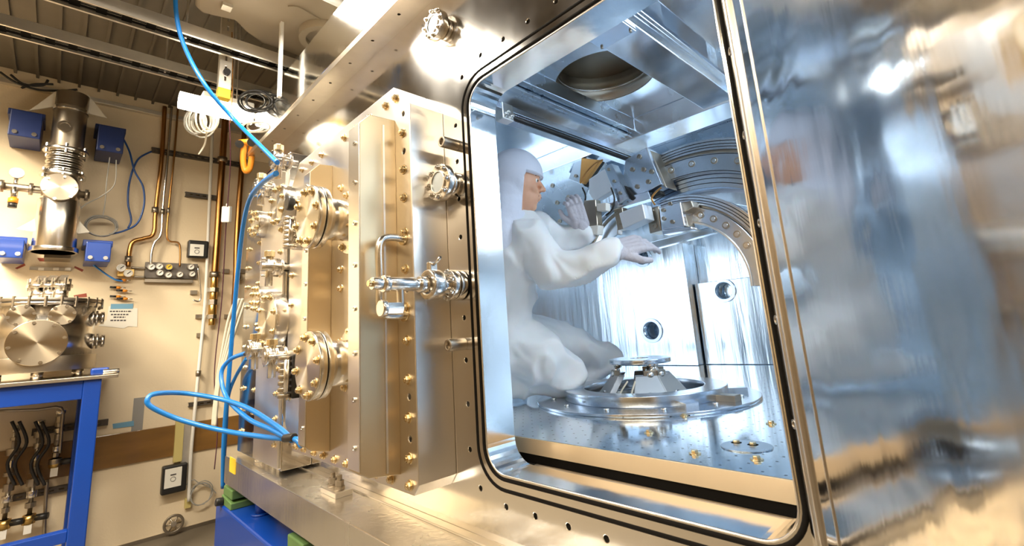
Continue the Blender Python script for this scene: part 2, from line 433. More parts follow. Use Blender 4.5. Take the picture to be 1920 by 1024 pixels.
# slotted cable trays under the deck
def tray(pa, pb, z, wd, label, y1=1.2):
    A = P(*pa, 2, z); B = P(*pb, 2, z); x = (A.x + B.x) / 2
    t = thing('cable_tray', (x, A.y, z), label, 'cable tray', 'slotted cable trays')
    L0, L1 = Y0 + .3, y1; holes = []; yy = max(L0 + .05, -2.0)
    while yy < L1 - .08:
        for k in (-.22, .22):
            c = k * wd; holes.append([(c - .009, yy), (c + .009, yy), (c + .009, yy + .06), (c - .009, yy + .06)])
        yy += .105
    plate('slotted_web', [(-wd / 2, L0), (wd / 2, L0), (wd / 2, L1), (-wd / 2, L1)], holes, (x, 0, z), (1, 0, 0), (0, 1, 0), (0, 0, 1), .003, 'galv', t)
    MB().box((x - wd / 2 + .003, L0, z + .02), (x + wd / 2 - .003, L1, z + .03)).build('slot_shade', 'rubber', t)  # dark strip standing in for the shade behind the slots
    for s in (-1, 1): MB().box((x + s * wd / 2 - .002, L0, z), (x + s * wd / 2 + .002, L1, z + .07)).build('flange', 'galv', t)
    for yy in (-1.9, -.6, .6): MB().cyl((x, yy, z + .003), (x, yy, ZC - .03), .006, 8).build('hanger', 'galv', t)
    return x
tray((0, 58), (385, 154), 3.45, .13, 'slotted grey cable tray nearer the wall, under the ribbed ceiling')
tray((97, 0), (415, 88), 3.30, .11, 'slotted grey cable tray nearer the chamber, passing behind the hanging strut')
xx = P(176, 165, 2, 3.80).x
tag(MB().box((X0, Y0, 3.70), (X0 + .05, 1.5, 3.74)).build('ceiling_angle', 'galv', None, .003), 'steel angle running along the top of the wall', 'angle rail')

# hanging slotted strut with yellow end
xs = -3.15
pt, pbm = P(424, 40, 0, xs), P(421, 166, 0, xs); pe = P(421, 184, 0, xs)
t = thing('hanging_strut', (xs, pbm.y, pe.z), 'slotted steel strut hanging from the ceiling with a yellow lower end', 'strut')
wd = abs(P(411, 100, 0, xs).y - P(433, 100, 0, xs).y) / 2
holes = []; zz = pbm.z + .05
while zz < 3.75: holes.append([(-.006, zz), (.006, zz), (.006, zz + .035), (-.006, zz + .035)]); zz += .07
plate('slotted_face', [(-wd, pbm.z), (wd, pbm.z), (wd, ZC - .03), (-wd, ZC - .03)], holes, (xs, pbm.y, 0), (0, 1, 0), (0, 0, 1), (1, 0, 0), .004, 'galv', t)
for s in (-1, 1): MB().box((xs - .045, pbm.y + s * wd - .002, pbm.z), (xs, pbm.y + s * wd + .002, ZC - .03)).build('side_flange', 'galv', t)
MB().box((xs - .05, pbm.y - wd - .003, pe.z), (xs + .005, pbm.y + wd + .003, pbm.z)).build('end_cap', 'yellow', t, .003)
c = P(424, 137, 0, xs); MB().cyl(c + Vector((.004, 0, 0)), c + Vector((.03, 0, 0)), .02, 12).build('bolt', 'black', t)
# second bare strut
xs2 = -2.75; c = P(525, 97, 0, xs2); c2 = P(525, 185, 0, xs2)
tag(MB().box((xs2, c.y - .009, c2.z), (xs2 + .03, c.y + .009, ZC - .03)).build('ceiling_strut', 'white', None, .002), 'thin white strut hanging from the ceiling beside the beige hood', 'strut')

# glowing tube light
xl = -3.45; A, B = P(336, 186, 0, xl), P(530, 234, 0, xl); r_ = .045
t = thing('tube_light', (xl, (A.y + B.y) / 2, A.z), 'glowing fluorescent tube light hanging level beside the chamber', 'light')
zl = (A.z + B.z) / 2; r_ = .055
ye_ = min(B.y + .3, -.13); MB().cyl((xl, A.y, zl), (xl, ye_, zl), r_, 16).build('tube', 'tube', t)
MB().box((xl - .12, A.y + .12, zl + .045), (xl + .05, ye_, zl + .085)).build('housing', 'white', t, .006)
for yy in (A.y + .3, ye_ - .1): MB().cyl((xl, yy, zl + .085), (xl, yy, ZC - .03), .005, 8).build('hanger', 'galv', t)

# beige hood at the top
zz = 3.42
t = thing('duct_hood', P(560, 40, 2, zz), 'large beige fabric covered hood hanging above the chamber lid', 'hood')
pts = [P(*p, 2, zz) for p in ((366, -60), (366, 14), (378, 26), (404, 32), (440, 40), (462, 62), (490, 82), (530, 95), (585, 116), (640, 120), (800, 20), (800, -60))]
MB().prism(pts, (0, 0, .30)).build('hood_body', 'beige', t, .02, 3)
c = P(612, 66, 2, zz); MB().ringcyl(c, c + Vector((0, 0, -.05)), .12, .16, 40).cyl(c, c + Vector((0, 0, -.02)), .12).build('collar', 'beige', t, .004)
MB().box(P(418, 8, 2, zz - .02), P(432, 18, 2, zz) + Vector((0, 0, .02))).build('bracket', 'galv', t)
MB().tube(smooth_path([P(*p, 2, zz - .006) for p in ((540, 12), (560, 14), (585, 28), (600, 36))]), .004).build('seam', 'beige', t)
# white pipe running above the hood
a, b_ = P(560, -30, 2, 3.3), P(690, 32, 2, 3.3)
tag(MB().tube([a, b_ + (b_ - a) * .25], .022, 14).build('conduit_pipe', 'white'), 'white pipe crossing under the beige hood above the lid', 'pipe')

# ================================================================== WALL FITTINGS
XW = X0
def W(px, py, off=.03): return P(px, py, 0, XW + off)
def wall_tube(name, pts, r, mt, label, cat, off=.03, parent=None, n=8, sm=6):
    q = [W(*p, off) if len(p) == 2 else W(p[0], p[1], p[2]) for p in pts]
    o = MB().tube(smooth_path(q, sm) if sm else q, r, n).build(name, mt, parent)
    if label: tag(o, label, cat)
    return o
def wall_box(name, p0, p1, d, mt, parent=None, off=0, bevel=.003, label=None, cat=None):
    a, c = W(*p0, off), W(*p1, off)
    o = MB().box((XW + off, a.y, a.z), (XW + off + d, c.y, c.z)).build(name, mt, parent, bevel)
    if label: tag(o, label, cat)
    return o
def pipe(name, pts, r, mt, label, clamp_at=(), cat='pipe', off=.06):
    t = thing(name, W(*pts[0], off), label, cat)
    wall_tube('tube', pts, r, mt, None, None, off, t, 12)
    for (px, py) in clamp_at:
        c = W(px, py, off); MB().cyl(c + Vector((0, 0, -.025)), c + Vector((0, 0, .025)), r * 1.5, 14).build('collar', 'steel_dark', t)
        MB().box((XW, c.y - .012, c.z - .012), (XW + off, c.y + .012, c.z + .012)).build('standoff', 'steel_dark', t)
    return t
pipe('copper_pipe', [(309, 200), (303, 300), (292, 395), (288, 438), (270, 447), (250, 453), (243, 470), (240, 500)], .018, 'copper', 'leftmost copper pipe down the wall, bending left to the gauges', ((291, 394), (241, 486)))
pipe('steel_line', [(322, 200), (314, 300), (305, 395), (302, 438), (290, 455), (284, 475), (283, 497)], .011, 'steel', 'thin steel line between the bent copper pipe and thinner line, down to the regulator panel', ((305, 397),))
pipe('steel_line', [(334, 200), (326, 300), (316, 395), (313, 440), (318, 452), (335, 456), (338, 475), (337, 500)], .008, 'copper', 'thinnest of the three bent wall pipes, ending at the right of the regulator panel', ((316, 395),))
pipe('copper_pipe', [(424, 200), (415, 330), (407, 450), (402, 520)], .030, 'copper', 'thick copper pipe straight down the wall left of the hanging cable', ((417, 300), (403, 515)))
pipe('copper_pipe', [(462, 210), (452, 330), (444, 450), (442, 520), (436, 620)], .026, 'copper', 'copper pipe behind the orange shackle, nearest the chamber', ((446, 520),))
t = thing('brass_valve', W(402, 560, .06), 'stack of brass fittings ending the thick copper pipe', 'valve')
for i, (y0, y1, r) in enumerate(((520, 540, .030), (540, 548, .052), (548, 562, .030), (562, 572, .044), (572, 590, .034), (590, 598, .045), (598, 610, .026))):
    a, c = W(402 - (y0 - 520) * .06, y0, .06), W(402 - (y1 - 520) * .06, y1, .06)
    MB().cyl(a, c, r, 8 if i % 2 else 18).build('fitting', 'brass' if i % 2 == 0 else 'steel', t, .002)
pipe('conduit_pipe', [(398, 250), (392, 400), (385, 560), (372, 700), (358, 850), (354, 940)], .014, 'white', 'pale grey conduit running all the way down the wall', ((372, 700),))
pipe('steel_line', [(371, 500), (376, 560), (362, 563)], .008, 'steel', 'short steel line under the round gauge box')
# struts on the wall
def strut(p0, p1, label, mt='strutdark', wd=.021):
    a, c = W(*p0, 0), W(*p1, 0); zc = (a.z + c.z) / 2; L = abs(c.y - a.y)
    t = thing('wall_strut', (XW, (a.y + c.y) / 2, zc), label, 'strut')
    holes = []; k = .03
    while k < L - .03: holes.append([(k, -.006), (k + .03, -.006), (k + .03, .006), (k, .006)]); k += .055
    plate('slotted_face', [(0, -wd), (L, -wd), (L, wd), (0, wd)], holes, (XW + .036, min(a.y, c.y), zc), (0, 1, 0), (0, 0, 1), (1, 0, 0), .004, mt, t)
    for s in (-1, 1): MB().box((XW, min(a.y, c.y), zc + s * wd - .002), (XW + .036, max(a.y, c.y), zc + s * wd + .002)).build('side_flange', mt, t)
strut((283, 284), (452, 309), 'long dark slotted strut across the upper wall behind the pipes')
strut((346, 366), (407, 372), 'short slotted strut behind the thick copper pipe')
strut((352, 760), (400, 752), 'short slotted strut just above the brown board', wd=.016)
strut((60, 838 - 30), (202, 793), 'dark slotted strut low on the wall behind the blue table leg', wd=.022)
strut((20, 935), (145, 908), 'lowest slotted strut on the wall inside the blue table', wd=.02)
for i, (x, yy) in enumerate(((356, 545), (366, 590), (368, 625), (416, 505), (420, 590), (446, 505))):
    tag(MB().box(W(x, yy, 0), W(x + 14, yy + 7, .03)).build('wall_clip', 'steel_dark', None, .001),
        ['small dark pipe clip left of the conduit, uppermost', 'small dark pipe clip left of the conduit, second down', 'small dark pipe clip left of the conduit, third down',
         'small dark clip beside the brass fittings', 'small dark clip below the brass fittings', 'small dark clip nearest the chamber at gauge height'][i], 'clip')
# regulator panel
t = thing('regulator_panel', W(322, 510, 0), 'grey panel carrying round regulator gauges, below the bent pipes', 'gauge panel')
wall_box('back_plate', (272, 492), (368, 524), .03, 'panel', t)
wall_box('lower_rail', (270, 524), (360, 532), .05, 'steel_dark', t)
def gauge(px, py, r, parent, mt='gauge', off=.05):
    c = W(px, py, off)
    g = MB().cyl(c + Vector((-.02, 0, 0)), c + Vector((.018, 0, 0)), r, 20).ringcyl(c + Vector((.018, 0, 0)), c + Vector((.026, 0, 0)), r * .84, r, 20).build('gauge', 'steel', parent)
    MB().cyl(c + Vector((.018, 0, 0)), c + Vector((.021, 0, 0)), r * .84, 20).build('dial', mt, g)
    MB().obox(c + Vector((.023, r * .15, r * .15)), (.001, 0, 0), (0, r * .35, r * .35), (0, .0025, -.0025)).build('needle', 'ink', g)
for i, (x, yy) in enumerate(((283, 501), (298, 500), (316, 501), (299, 512), (315, 516), (336, 515), (357, 501), (359, 514))):
    gauge(x, yy, .028, t, 'yellow' if i == 2 else 'gauge')
t = thing('gauge_manifold', W(232, 508, 0), 'pair of round gauges on a small manifold left of the regulator panel', 'gauge')
wall_box('manifold_block', (220, 505), (250, 520), .05, 'brass', t)
for (x, yy) in ((227, 503), (240, 513)): gauge(x, yy, .032, t, off=.07)
wall_tube('link_tube', [(246, 502), (274, 503)], .01, 'steel_dark', None, None, .03, t)
wall_tube('link_tube', [(250, 519), (272, 520)], .01, 'steel_dark', None, None, .03, t)
# square black gauge boxes
def gbox(p0, p1, label):
    t = thing('meter_box', W((p0[0] + p1[0]) / 2, p1[1], 0), label, 'meter')
    wall_box('housing', p0, p1, .07, 'black', t, .03, .012)
    q = .16; dx, dy = (p1[0] - p0[0]) * q, (p1[1] - p0[1]) * q
    f = wall_box('face', (p0[0] + dx, p0[1] + dy), (p1[0] - dx, p1[1] - dy), .004, 'gauge', t, .10, 0)
    c = W((p0[0] + p1[0]) / 2, (p0[1] + p1[1]) / 2 + 3, .105)
    MB().ringcyl(c, c + Vector((.002, 0, 0)), .016, .019, 24).build('dial_ring', 'ink', t)
    MB().box(c + Vector((-.001, -.02, .03)), c + Vector((.002, .02, .04))).build('display', 'ink', t)
    MB().cyl((XW, c.y, c.z), (XW + .03, c.y, c.z), .02, 10).build('mount', 'steel_dark', t)
gbox((351, 452), (387, 486), 'square black meter with a white face, beside the regulator panel')
gbox((303, 874), (346, 917), 'square black meter with a white face, below the brown board')
# pale yellow strut and cable coil low on the wall
tag(MB().box(W(329, 788, .02), W(341, 865, .05)).build('wall_post', 'paleyellow', None, .002), 'pale yellow upright strip across the brown board', 'strip')
tag(MB().box(W(343, 795, .02), W(354, 868, .04)).build('wall_post', 'galv', None, .002), 'grey metal upright strip beside the pale yellow one', 'strip')
def coil(name, c, n, rad, rz, mt, label, r=.004, off=.05, cat='cable', drop=None):
    b = MB()
    for k in range(n):
        e = random.uniform(-.2, .2)
        pts = [Vector((XW + off + random.uniform(0, .03), c.y + math.cos(a) * rad * (1 + e * .4), c.z + e * .03 + math.sin(a) * rz * (1 + e * .3))) for a in [2 * PI * i / 24 for i in range(24)]]
        b.tube(pts, r, 6, True)
    if drop: b.tube(smooth_path(drop), r, 6)
    return tag(b.build(name, mt), label, cat)
coil('cable_coil', W(377, 925, .05), 4, .08, .09, 'grey', 'loose grey cable coil low on the wall beside the conduit', .004, drop=[W(*p, .05) for p in ((346, 912), (362, 900), (372, 905), (395, 915), (405, 925))])
coil('cable_coil', W(190, 425, .12), 6, .10, .085, 'grey', 'grey cable coil hanging beside the vacuum column', .005, .12)
t = thing('junction_box', W(351, 940, 0), 'small yellow junction box beside the low cable coil', 'box')
wall_box('housing', (346, 934), (356, 950), .04, 'paleyellow', t)
t = thing('handwheel', W(325, 980, 0), 'round metal handwheel low on the wall by the floor', 'handwheel')
c = W(325, 982, .05); MB().ringcyl(c, c + Vector((.02, 0, 0)), .055, .075, 28).build('rim', 'steel_dark', t, .004)
for k in range(3):
    a = k * PI / 3; d = Vector((0, math.cos(a), math.sin(a))) * .06; MB().tube([c + Vector((.01, 0, 0)) - d, c + Vector((.01, 0, 0)) + d], .006).build('spoke', 'steel_dark', t)
MB().cyl((XW, c.y, c.z), c + Vector((.02, 0, 0)), .02).build('hub', 'steel', t)
# tapes, paper
tag(MB().box(W(251, 747, 0), W(267, 806, .003)).build('tape_strip', 'greytape'), 'upright strip of grey tape on the wall above the brown board', 'tape')
tag(MB().prism([W(*p, .0045) for p in ((211, 795), (212, 804), (251, 799), (251, 789))], (.002, 0, 0)).build('tape_strip', 'tape'), 'blue tape strip on the wall beside the grey tape', 'tape')
t = thing('paper_note', W(229, 590, 0), 'white paper note with handwriting taped to the wall by blue tape', 'note')
MB().prism([W(*p, .002) for p in ((204, 574), (258, 578), (257, 613), (240, 612), (232, 616), (215, 614), (184, 611), (200, 600))], (.002, 0, 0)).build('sheet', 'paper', t)
MB().box(W(208, 570, .004), W(249, 579, .006)).build('tape', 'tape', t)
bb = MB()
for (yy, x0, x1) in ((584, 206, 247), (590, 208, 241), (595, 213, 235), (601, 207, 236)):
    x = x0
    while x < x1:
        l = random.uniform(2, 6); bb.box(W(x, yy - 1.3, .0045), W(min(x + l, x1), yy + 1.0, .0055)); x += l + 1.6
bb.build('handwriting', 'ink', t)
for i, (p, lab) in enumerate(((((70, 484), (112, 484), (111, 491), (74, 490)), 'dark red tape strip directly under the vacuum column'), (((28, 503), (46, 494), (48, 498), (32, 505)), 'dark red tape scrap on the left below the column'),
        (((140, 499), (157, 506), (154, 510), (139, 502)), 'dark red tape scrap on the right below the column'), (((138, 554), (162, 550), (163, 557), (140, 558)), 'dark red tape scrap just above the round vessel'))):
    tag(MB().prism([W(*q, .0) for q in p], (.003, 0, 0)).build('tape_scrap', 'red'), lab, 'tape')
t = thing('spirit_level', W(95, 505, 0), 'dark straight bar on the wall above the round vessel', 'bar')
MB().box(W(56, 501, 0), W(133, 508, .03)).build('bar', 'steel_dark', t)
for x in (72, 100, 122): MB().box(W(x, 502, .03), W(x + 10, 507, .033)).build('mark', 'galv', t)
# pneumatic connectors near the note
for i, (x, yy) in enumerate(((226, 525), (216, 539), (228, 545), (216, 556), (229, 560))):
    c = W(x, yy, .04); L = Vector((0, .035, -.002))
    t = thing('hose_connector', c, ['topmost orange and black hose connector by the note', 'second orange and black hose connector, jutting left', 'third orange and black hose connector, on the right',
        'fourth orange and black hose connector, jutting left', 'lowest orange and black hose connector'][i], 'connector')
    MB().cyl(c - L, c + L * .2, .009, 12).build('body', 'black', t); MB().cyl(c + L * .2, c + L, .011, 12).build('collar', 'orange', t); MB().tube([c + L, c + L * 2.0], .004).build('tip', 'steel', t)
# dark blue cables by the column
wall_tube('blue_cable', [(229, 256), (243, 285), (252, 320), (268, 350), (270, 385), (258, 418), (235, 432), (205, 440)], .0075, 'bcable', 'dark blue cable looping from the upper clamp to the coil', 'cable', .12)
wall_tube('blue_cable', [(284, 284), (258, 300), (243, 340), (240, 380), (246, 412), (240, 428)], .0075, 'bcable', 'dark blue cable from the long strut down to the coil', 'cable', .09)
wall_tube('blue_cable', [(165, 462), (170, 490), (190, 508), (215, 524), (230, 527)], .007, 'hose', 'light blue cable curling from the lower right clamp to the connectors', 'cable', .1)
wall_tube('grey_cable', [(218, 300), (215, 345), (190, 368), (158, 385), (142, 405)], .004, 'grey', 'thin grey cable from the right hand clamp to the vacuum column', 'cable', .3)
wall_tube('grey_cable', [(206, 295), (200, 340), (197, 380), (193, 405)], .004, 'grey', 'thin grey cable hanging straight from the right hand clamp to the coil', 'cable', .25)
for i, pts in enumerate((((0, 135), (30, 155), (70, 168), (110, 170), (145, 168)), ((20, 140), (45, 158), (80, 160), (90, 150)), ((40, 165), (65, 158), (100, 158)))):
    wall_tube('black_cable', pts, .009, 'black', ['long black cable sagging under the ceiling at the left', 'short black cable looped under the ceiling at the left', 'black cable end hooked beside the long sagging one'][i], 'cable', .2)

# ---- vacuum column
XK = -4.95
def K(px, py, dx=0): return P(px, py, 0, XK + dx)
def col_c(py):  # axis of the column in the photograph
    return 133 + (py - 190) * (104 - 133) / (470 - 190)
t = thing('vacuum_column', K(104, 478), 'tall stainless vacuum column mounted upright on the wall', 'vacuum column')
ax0 = K(col_c(470), 470); ax1 = K(col_c(190), 190); axx = Vector(((ax0.x + ax1.x) / 2, (ax0.y + ax1.y) / 2, 0))
def zcol(py): return K(col_c(py), py).z
def seg(name, y0, y1, r, mt='steel', n=36, taper=None):
    return MB().cone((axx.x, axx.y, zcol(y0)), (axx.x, axx.y, zcol(y1)), r, taper or r, n).build(name, mt, t, .002)
pxm = abs(K(100, 400).y - K(101, 400).y)
seg('lower_tube', 378, 474, .125); seg('end_flange', 466, 474, .14); seg('upper_tube', 178, 285, .10, 'steel_dark'); seg('clamp_band', 205, 212, .108)
seg('dome', 185, 176, .10, 'steel_dark', 36, .05)
for k in range(9): seg('bellows_fold' if False else 'bellows', 288 + k * 4.4, 290.8 + k * 4.4, .112 - .01 * (k % 2), 'steel')
seg('flange', 283, 288, .135); seg('flange', 327, 334, .135); seg('body', 330, 380, .115, 'steel')
for k in range(6):
    a = k * PI / 3
    for zz in (zcol(286), zcol(331)):
        c = Vector((axx.x + math.cos(a) * .125, axx.y + math.sin(a) * .125, zz)); MB().cyl(c - Vector((0, 0, .035)), c + Vector((0, 0, .035)), .010, 8).build('clamp_screw', 'silverbolt', t)
c = K(112, 348, .17); MB().cyl(c - Vector((.05, 0, 0)), c, .105, 40).build('front_flange', 'spun', t, .003, org=c) if False else None
def disc_x(c, r, th, parent, name='blank_flange', mt='spun_dark'):
    "turned disc facing +x, its own axis along local z so that the sheen runs round it"
    o = MB().cyl((0, 0, 0), (0, 0, th), r, 48).build(name, mt, None, .003); o.rotation_euler = (0, PI / 2, 0); o.location = c; adopt(o, parent); return o
disc_x(K(112, 352, .13), .105, .03, t)
for k in range(6):
    a = k * PI / 3 + .3; c = K(112, 352, .165) + Vector((0, math.cos(a) * .09, math.sin(a) * .09)); MB().cyl(c, c + Vector((.01, 0, 0)), .010, 6).build('bolt', 'silverbolt', t)
c = K(122, 238, .10); MB().ringcyl(c, c + Vector((.02, 0, 0)), .03, .045, 24).cyl(c, c + Vector((.012, 0, 0)), .03).build('viewport', 'steel', t)
# side arms
a, c2 = K(0, 350, .02), K(170, 366, .02); zz = (K(60, 356).z)
MB().cyl((XK + .02, K(-30, 350).y, zz), (XK + .02, K(168, 366).y, zz), .028, 18).build('cross_tube', 'steel_dark', t)
for x in (2, 58, 163): MB().cyl((XK + .02, K(x, 355).y - .01, zz), (XK + .02, K(x, 355).y + .012, zz), .045, 18).build('tube_flange', 'steel_dark', t)
g = K(32, 325, .03); MB().cyl(g - Vector((.02, 0, 0)), g + Vector((.02, 0, 0)), .04, 24).build('dial_gauge', 'steel', t)
MB().cyl(g + Vector((.02, 0, 0)), g + Vector((.023, 0, 0)), .034, 24).build('dial', 'gauge', t)
MB().cyl(g - Vector((0, 0, .04)), (g.x, g.y, zz), .012, 12).build('gauge_stem', 'steel', t)
g = K(25, 372, .03); MB().cyl(g, (g.x, g.y, zz), .02, 12).build('valve_stem', 'steel', t); MB().cyl(g - Vector((0, 0, .035)), g, .028, 16).build('valve_knob', 'orange', t); MB().cyl(g - Vector((0, 0, .07)), g - Vector((0, 0, .035)), .025, 16).build('valve_base', 'black', t)
# gusset brackets to the wall
for (p) in (((78, 404), (30, 430), (82, 438)), ((140, 405), (168, 436), (138, 440)), ((105, 172), (55, 208), (105, 200)), ((165, 178), (200, 222), (160, 212))):
    MB().prism([K(*q, -.02) for q in p], (.012, 0, 0)).build('gusset', 'paper', t)
MB().box((XW, axx.y - .05, zcol(480)), (XK - .1, axx.y + .10, zcol(180))).build('back_plate', 'steel_dark', t)
# blue clamps round the column
def clamp(p, lab, mt='navy'):
    (x0, y0), (x1, y1) = p
    t = thing('mount_bracket', K((x0 + x1) / 2, y1, -.05), lab, 'bracket')
    a, c = K(x0, y0, 0), K(x1, y1, 0)
    MB().box((XW + .01, a.y, c.z), (XK + .02, c.y, a.z - .03)).build('block', mt, t, .006)
    MB().box((XW, a.y - .02, a.z - .05), (XK - .05, c.y + .01, a.z)).build('top_plate', mt, t, .004)
    for s in (.2, .8):
        yy = a.y + (c.y - a.y) * s; MB().cyl((XK + .02, yy, c.z + .03), (XK + .03, yy, c.z + .03), .015, 12).build('bolt', 'steel', t)
clamp(((22, 198), (75, 263)), 'navy blue mounting bracket left of the upper vacuum column')
clamp(((186, 228), (230, 290)), 'navy blue mounting bracket right of the upper vacuum column')
clamp(((0, 440), (42, 485)), 'blue mounting bracket at the left edge below the column', 'blue')
clamp(((163, 447), (206, 492)), 'blue mounting bracket under the grey cable coil', 'blue')

# ---- blue table with the round vessel
XT = -4.45
def T(px, py, dx=0): return P(px, py, 0, XT + dx)
zt = T(160, 713).z; ye = T(191, 715).y; zb2 = T(80, 757).z
t = thing('blue_table', (XT - .3, ye - .6, 0), 'bright blue steel frame table carrying the round vessel', 'table')
yl0 = T(158, 850).y; 
lw = abs(T(194, 760).y - T(160, 760).y)
for (xx, yy) in ((XT - lw, ye - lw), (XT - .72, ye - lw), (XT - lw, ye - 1.6), (XT - .72, ye - 1.6)):
    MB().box((xx, yy, 0), (xx + lw, yy + lw, zt)).build('leg', 'blue', t, .006)
for xx in (XT - .09, XT - .70): MB().box((xx, ye - 1.5, zb2), (xx + .08, ye - lw, zt)).build('top_rail', 'blue', t, .004)
for yy in (ye - .09, ye - 1.6): MB().box((XT - .62, yy, zb2), (XT - .1, yy + .08, zt)).build('top_rail', 'blue', t, .004)
zr = T(120, 1005).z; MB().box((XT - .09, ye - 1.5, zr - .05), (XT - .02, ye - lw, zr + .02)).build('lower_rail', 'blue', t, .004)
# plate on the table
z2 = T(190, 698).z
tag(MB().box((XT - .72, ye - 1.7, zt), (XT + .02, T(222, 700).y, zt + (z2 - zt) * .55)).build('table_plate', 'steel_dark', None, .003), 'dull steel plate lying on the blue table', 'plate')
zp = zt + (z2 - zt) * .55
# round vessel
vc = T(75, 640); r_v = abs(T(180, 640).y - T(-28, 640).y) / 2 * .98; XV = XT - .36; vy = P(78, 640, 0, XV).y
def V(px, py, x=None): return P(px, py, 0, XV if x is None else x)
r_v = .275
t = thing('round_vessel', (XV, vy, zp), 'squat round stainless vessel with bolted flanges on the blue table', 'vacuum vessel')
zl0, zl1 = V(78, 672, XV + r_v).z, V(78, 572, XV + r_v).z
MB().cyl((XV, vy, zl0 + .01), (XV, vy, zl1), r_v, 64).build('drum', 'steel', t)
MB().cyl((XV, vy, zl1), (XV, vy, zl1 + .022), r_v + .035, 64).build('rim_flange', 'steel', t, .003); MB().cyl((XV, vy, zl1 + .026), (XV, vy, zl1 + .05), r_v + .035, 64).build('lid', 'steel_dark', t, .004)
MB().cyl((XV, vy, zp + .05), (XV, vy, zl0 + .012), r_v + .03, 64).build('base_flange', 'steel_dark', t, .003)
for k in range(6):
    a = k * PI / 3; MB().cyl((XV + math.cos(a) * .24, vy + math.sin(a) * .24, zp), (XV + math.cos(a) * .24, vy + math.sin(a) * .24, zp + .05), .03, 14).build('foot', 'steel', t)
for k in range(24):
    a = k * PI / 12; MB().cyl((XV + math.cos(a) * (r_v + .03), vy + math.sin(a) * (r_v + .03), zl1 - .012), (XV + math.cos(a) * (r_v + .03), vy + math.sin(a) * (r_v + .03), zl1 + .06), .010, 6).build('bolt', 'steel_dark', t)
def side_flange(px, py, r, th, nb, big=False):
    c = V(px, py, XV + r_v); c = Vector((XV + math.sqrt(max(0, r_v ** 2 - (c.y - vy) ** 2)) + .02, c.y, c.z)); 
    MB().cyl(c - Vector((.1, 0, 0)), c, r * .7, 30).build('port_neck', 'steel', t)
    disc_x(c, r, th, t)
    for k in range(nb):
        a = 2 * PI * k / nb + .2; q = c + Vector((th, math.cos(a) * r * .88, math.sin(a) * r * .88)); MB().cyl(q, q + Vector((.008, 0, 0)), .011, 6).build('bolt', 'silverbolt', t)
side_flange(70, 643, .15, .03, 8); side_flange(40, 592, .07, .025, 6); side_flange(117, 591, .07, .025, 6)
for (px, py) in ((178, 597), (178, 640)):     # ports out to the right
    c = V(px - 6, py, XV + .08)
    for i, (l0, l1, r) in enumerate(((-.14, .05, .035), (.0, .012, .055), (.022, .034, .055), (.05, .07, .045))): MB().cyl((c.x, c.y + l0, c.z), (c.x, c.y + l1, c.z), r, 24).build('port_flange' if i else 'port_neck', 'steel', t)
# cluster of fittings on the lid
for i, (px, py) in enumerate(((70, 530), (92, 522), (112, 530))):
    c = V(px, 556, XV + .03 * i); zz = zl1 + .05
    MB().cyl((c.x, c.y, zz), (c.x, c.y, zz + .09), .045, 20).build('top_port', 'steel', t); MB().cyl((c.x, c.y, zz + .09), (c.x, c.y, zz + .115), .065, 24).build('top_flange', 'steel', t, .002)
    for k in range(4):
        a = k * PI / 2 + i; MB().cyl((c.x + .05 * math.cos(a), c.y + .05 * math.sin(a), zz + .07), (c.x + .05 * math.cos(a), c.y + .05 * math.sin(a), zz + .16), .009, 8).build('clamp_screw', 'silverbolt', t)
    MB().obox((c.x, c.y, zz + .16), (.05, .01, 0), (-.004, .02, 0), (0, .006, .018)).build('wing_clamp', 'steel_dark', t)
c = T(208, 697); tag(MB().cyl(c - Vector((.05, .04, 0)), c + Vector((-.05, .05, 0)), .02, 12).build('clamp_bolt', 'steel', None, .002), 'steel clamp bolt at the right end of the table plate', 'bolt')
c = V(188, 690, XT - .1); tag(MB().box((c.x - .04, c.y - .05, zp), (c.x + .04, c.y + .05, zp + .05)).build('clamp_block', 'blue', None, .012), 'small blue clamp block on the table plate beside the vessel', 'block')
# plumbing inside the blue frame, on the wall
def plumb(px, y0, y1, label):
    t = thing('plumbing_riser', W(px, y1, .12), label, 'pipework')
    top, bot = W(px + 6, y0, .12), W(px, y1, .12); top.y = bot.y
    MB().tube([top, bot], .014, 12).build('tube', 'steel_dark', t)
    for k in range(9):
        f = k / 8; z = top.z + (bot.z - top.z) * f; r = random.choice((.022, .03, .038, .026)); MB().cyl((bot.x, bot.y, z), (bot.x, bot.y, z - random.uniform(.02, .05)), r, 8 if k % 2 else 18).build('fitting', 'steel_dark' if k % 3 else 'steel', t, .001)
    z = bot.z; MB().cyl((bot.x, bot.y, z), (bot.x, bot.y, z - .06), .036, 18).build('valve_body', 'brass', t)
    MB().cyl((bot.x, bot.y + .03, z - .03), (bot.x + .02, bot.y + .10, z - .03), .022, 14).build('valve_knob', 'black', t)
    MB().box((bot.x - .02, bot.y - .02, z - .12), (bot.x + .03, bot.y + .02, z - .06)).build('tag', 'white', t)
    MB().cyl((XW, bot.y, top.z - .1), (bot.x, bot.y, top.z - .1), .015, 10).build('standoff', 'steel_dark', t)
plumb(55, 790, 965, 'dark pipe riser with valve inside the blue table, nearer its right leg'); plumb(8, 800, 975, 'dark pipe riser with valve inside the blue table, at the left edge')
plumb(104, 770, 860, 'short dark pipe riser inside the blue table, beside its right leg')
wall_tube('steel_line', [(0, 770), (70, 768), (115, 765), (116, 800), (112, 850)], .010, 'steel_dark', 'dark pipe running across under the blue table top', 'pipe', .14, sm=3)
for i, x in enumerate((22, 36, 66, 78)):
    wall_tube('black_cable', [(x, 790), (x + 14, 830), (x - 8, 870), (x + 6, 910)], .010, 'black', ['black cable inside the blue table, first from the left edge', 'black cable inside the blue table, second from the left edge', 'black cable inside the blue table, third from the left edge', 'black cable inside the blue table, nearest its right leg'][i], 'cable', .18)
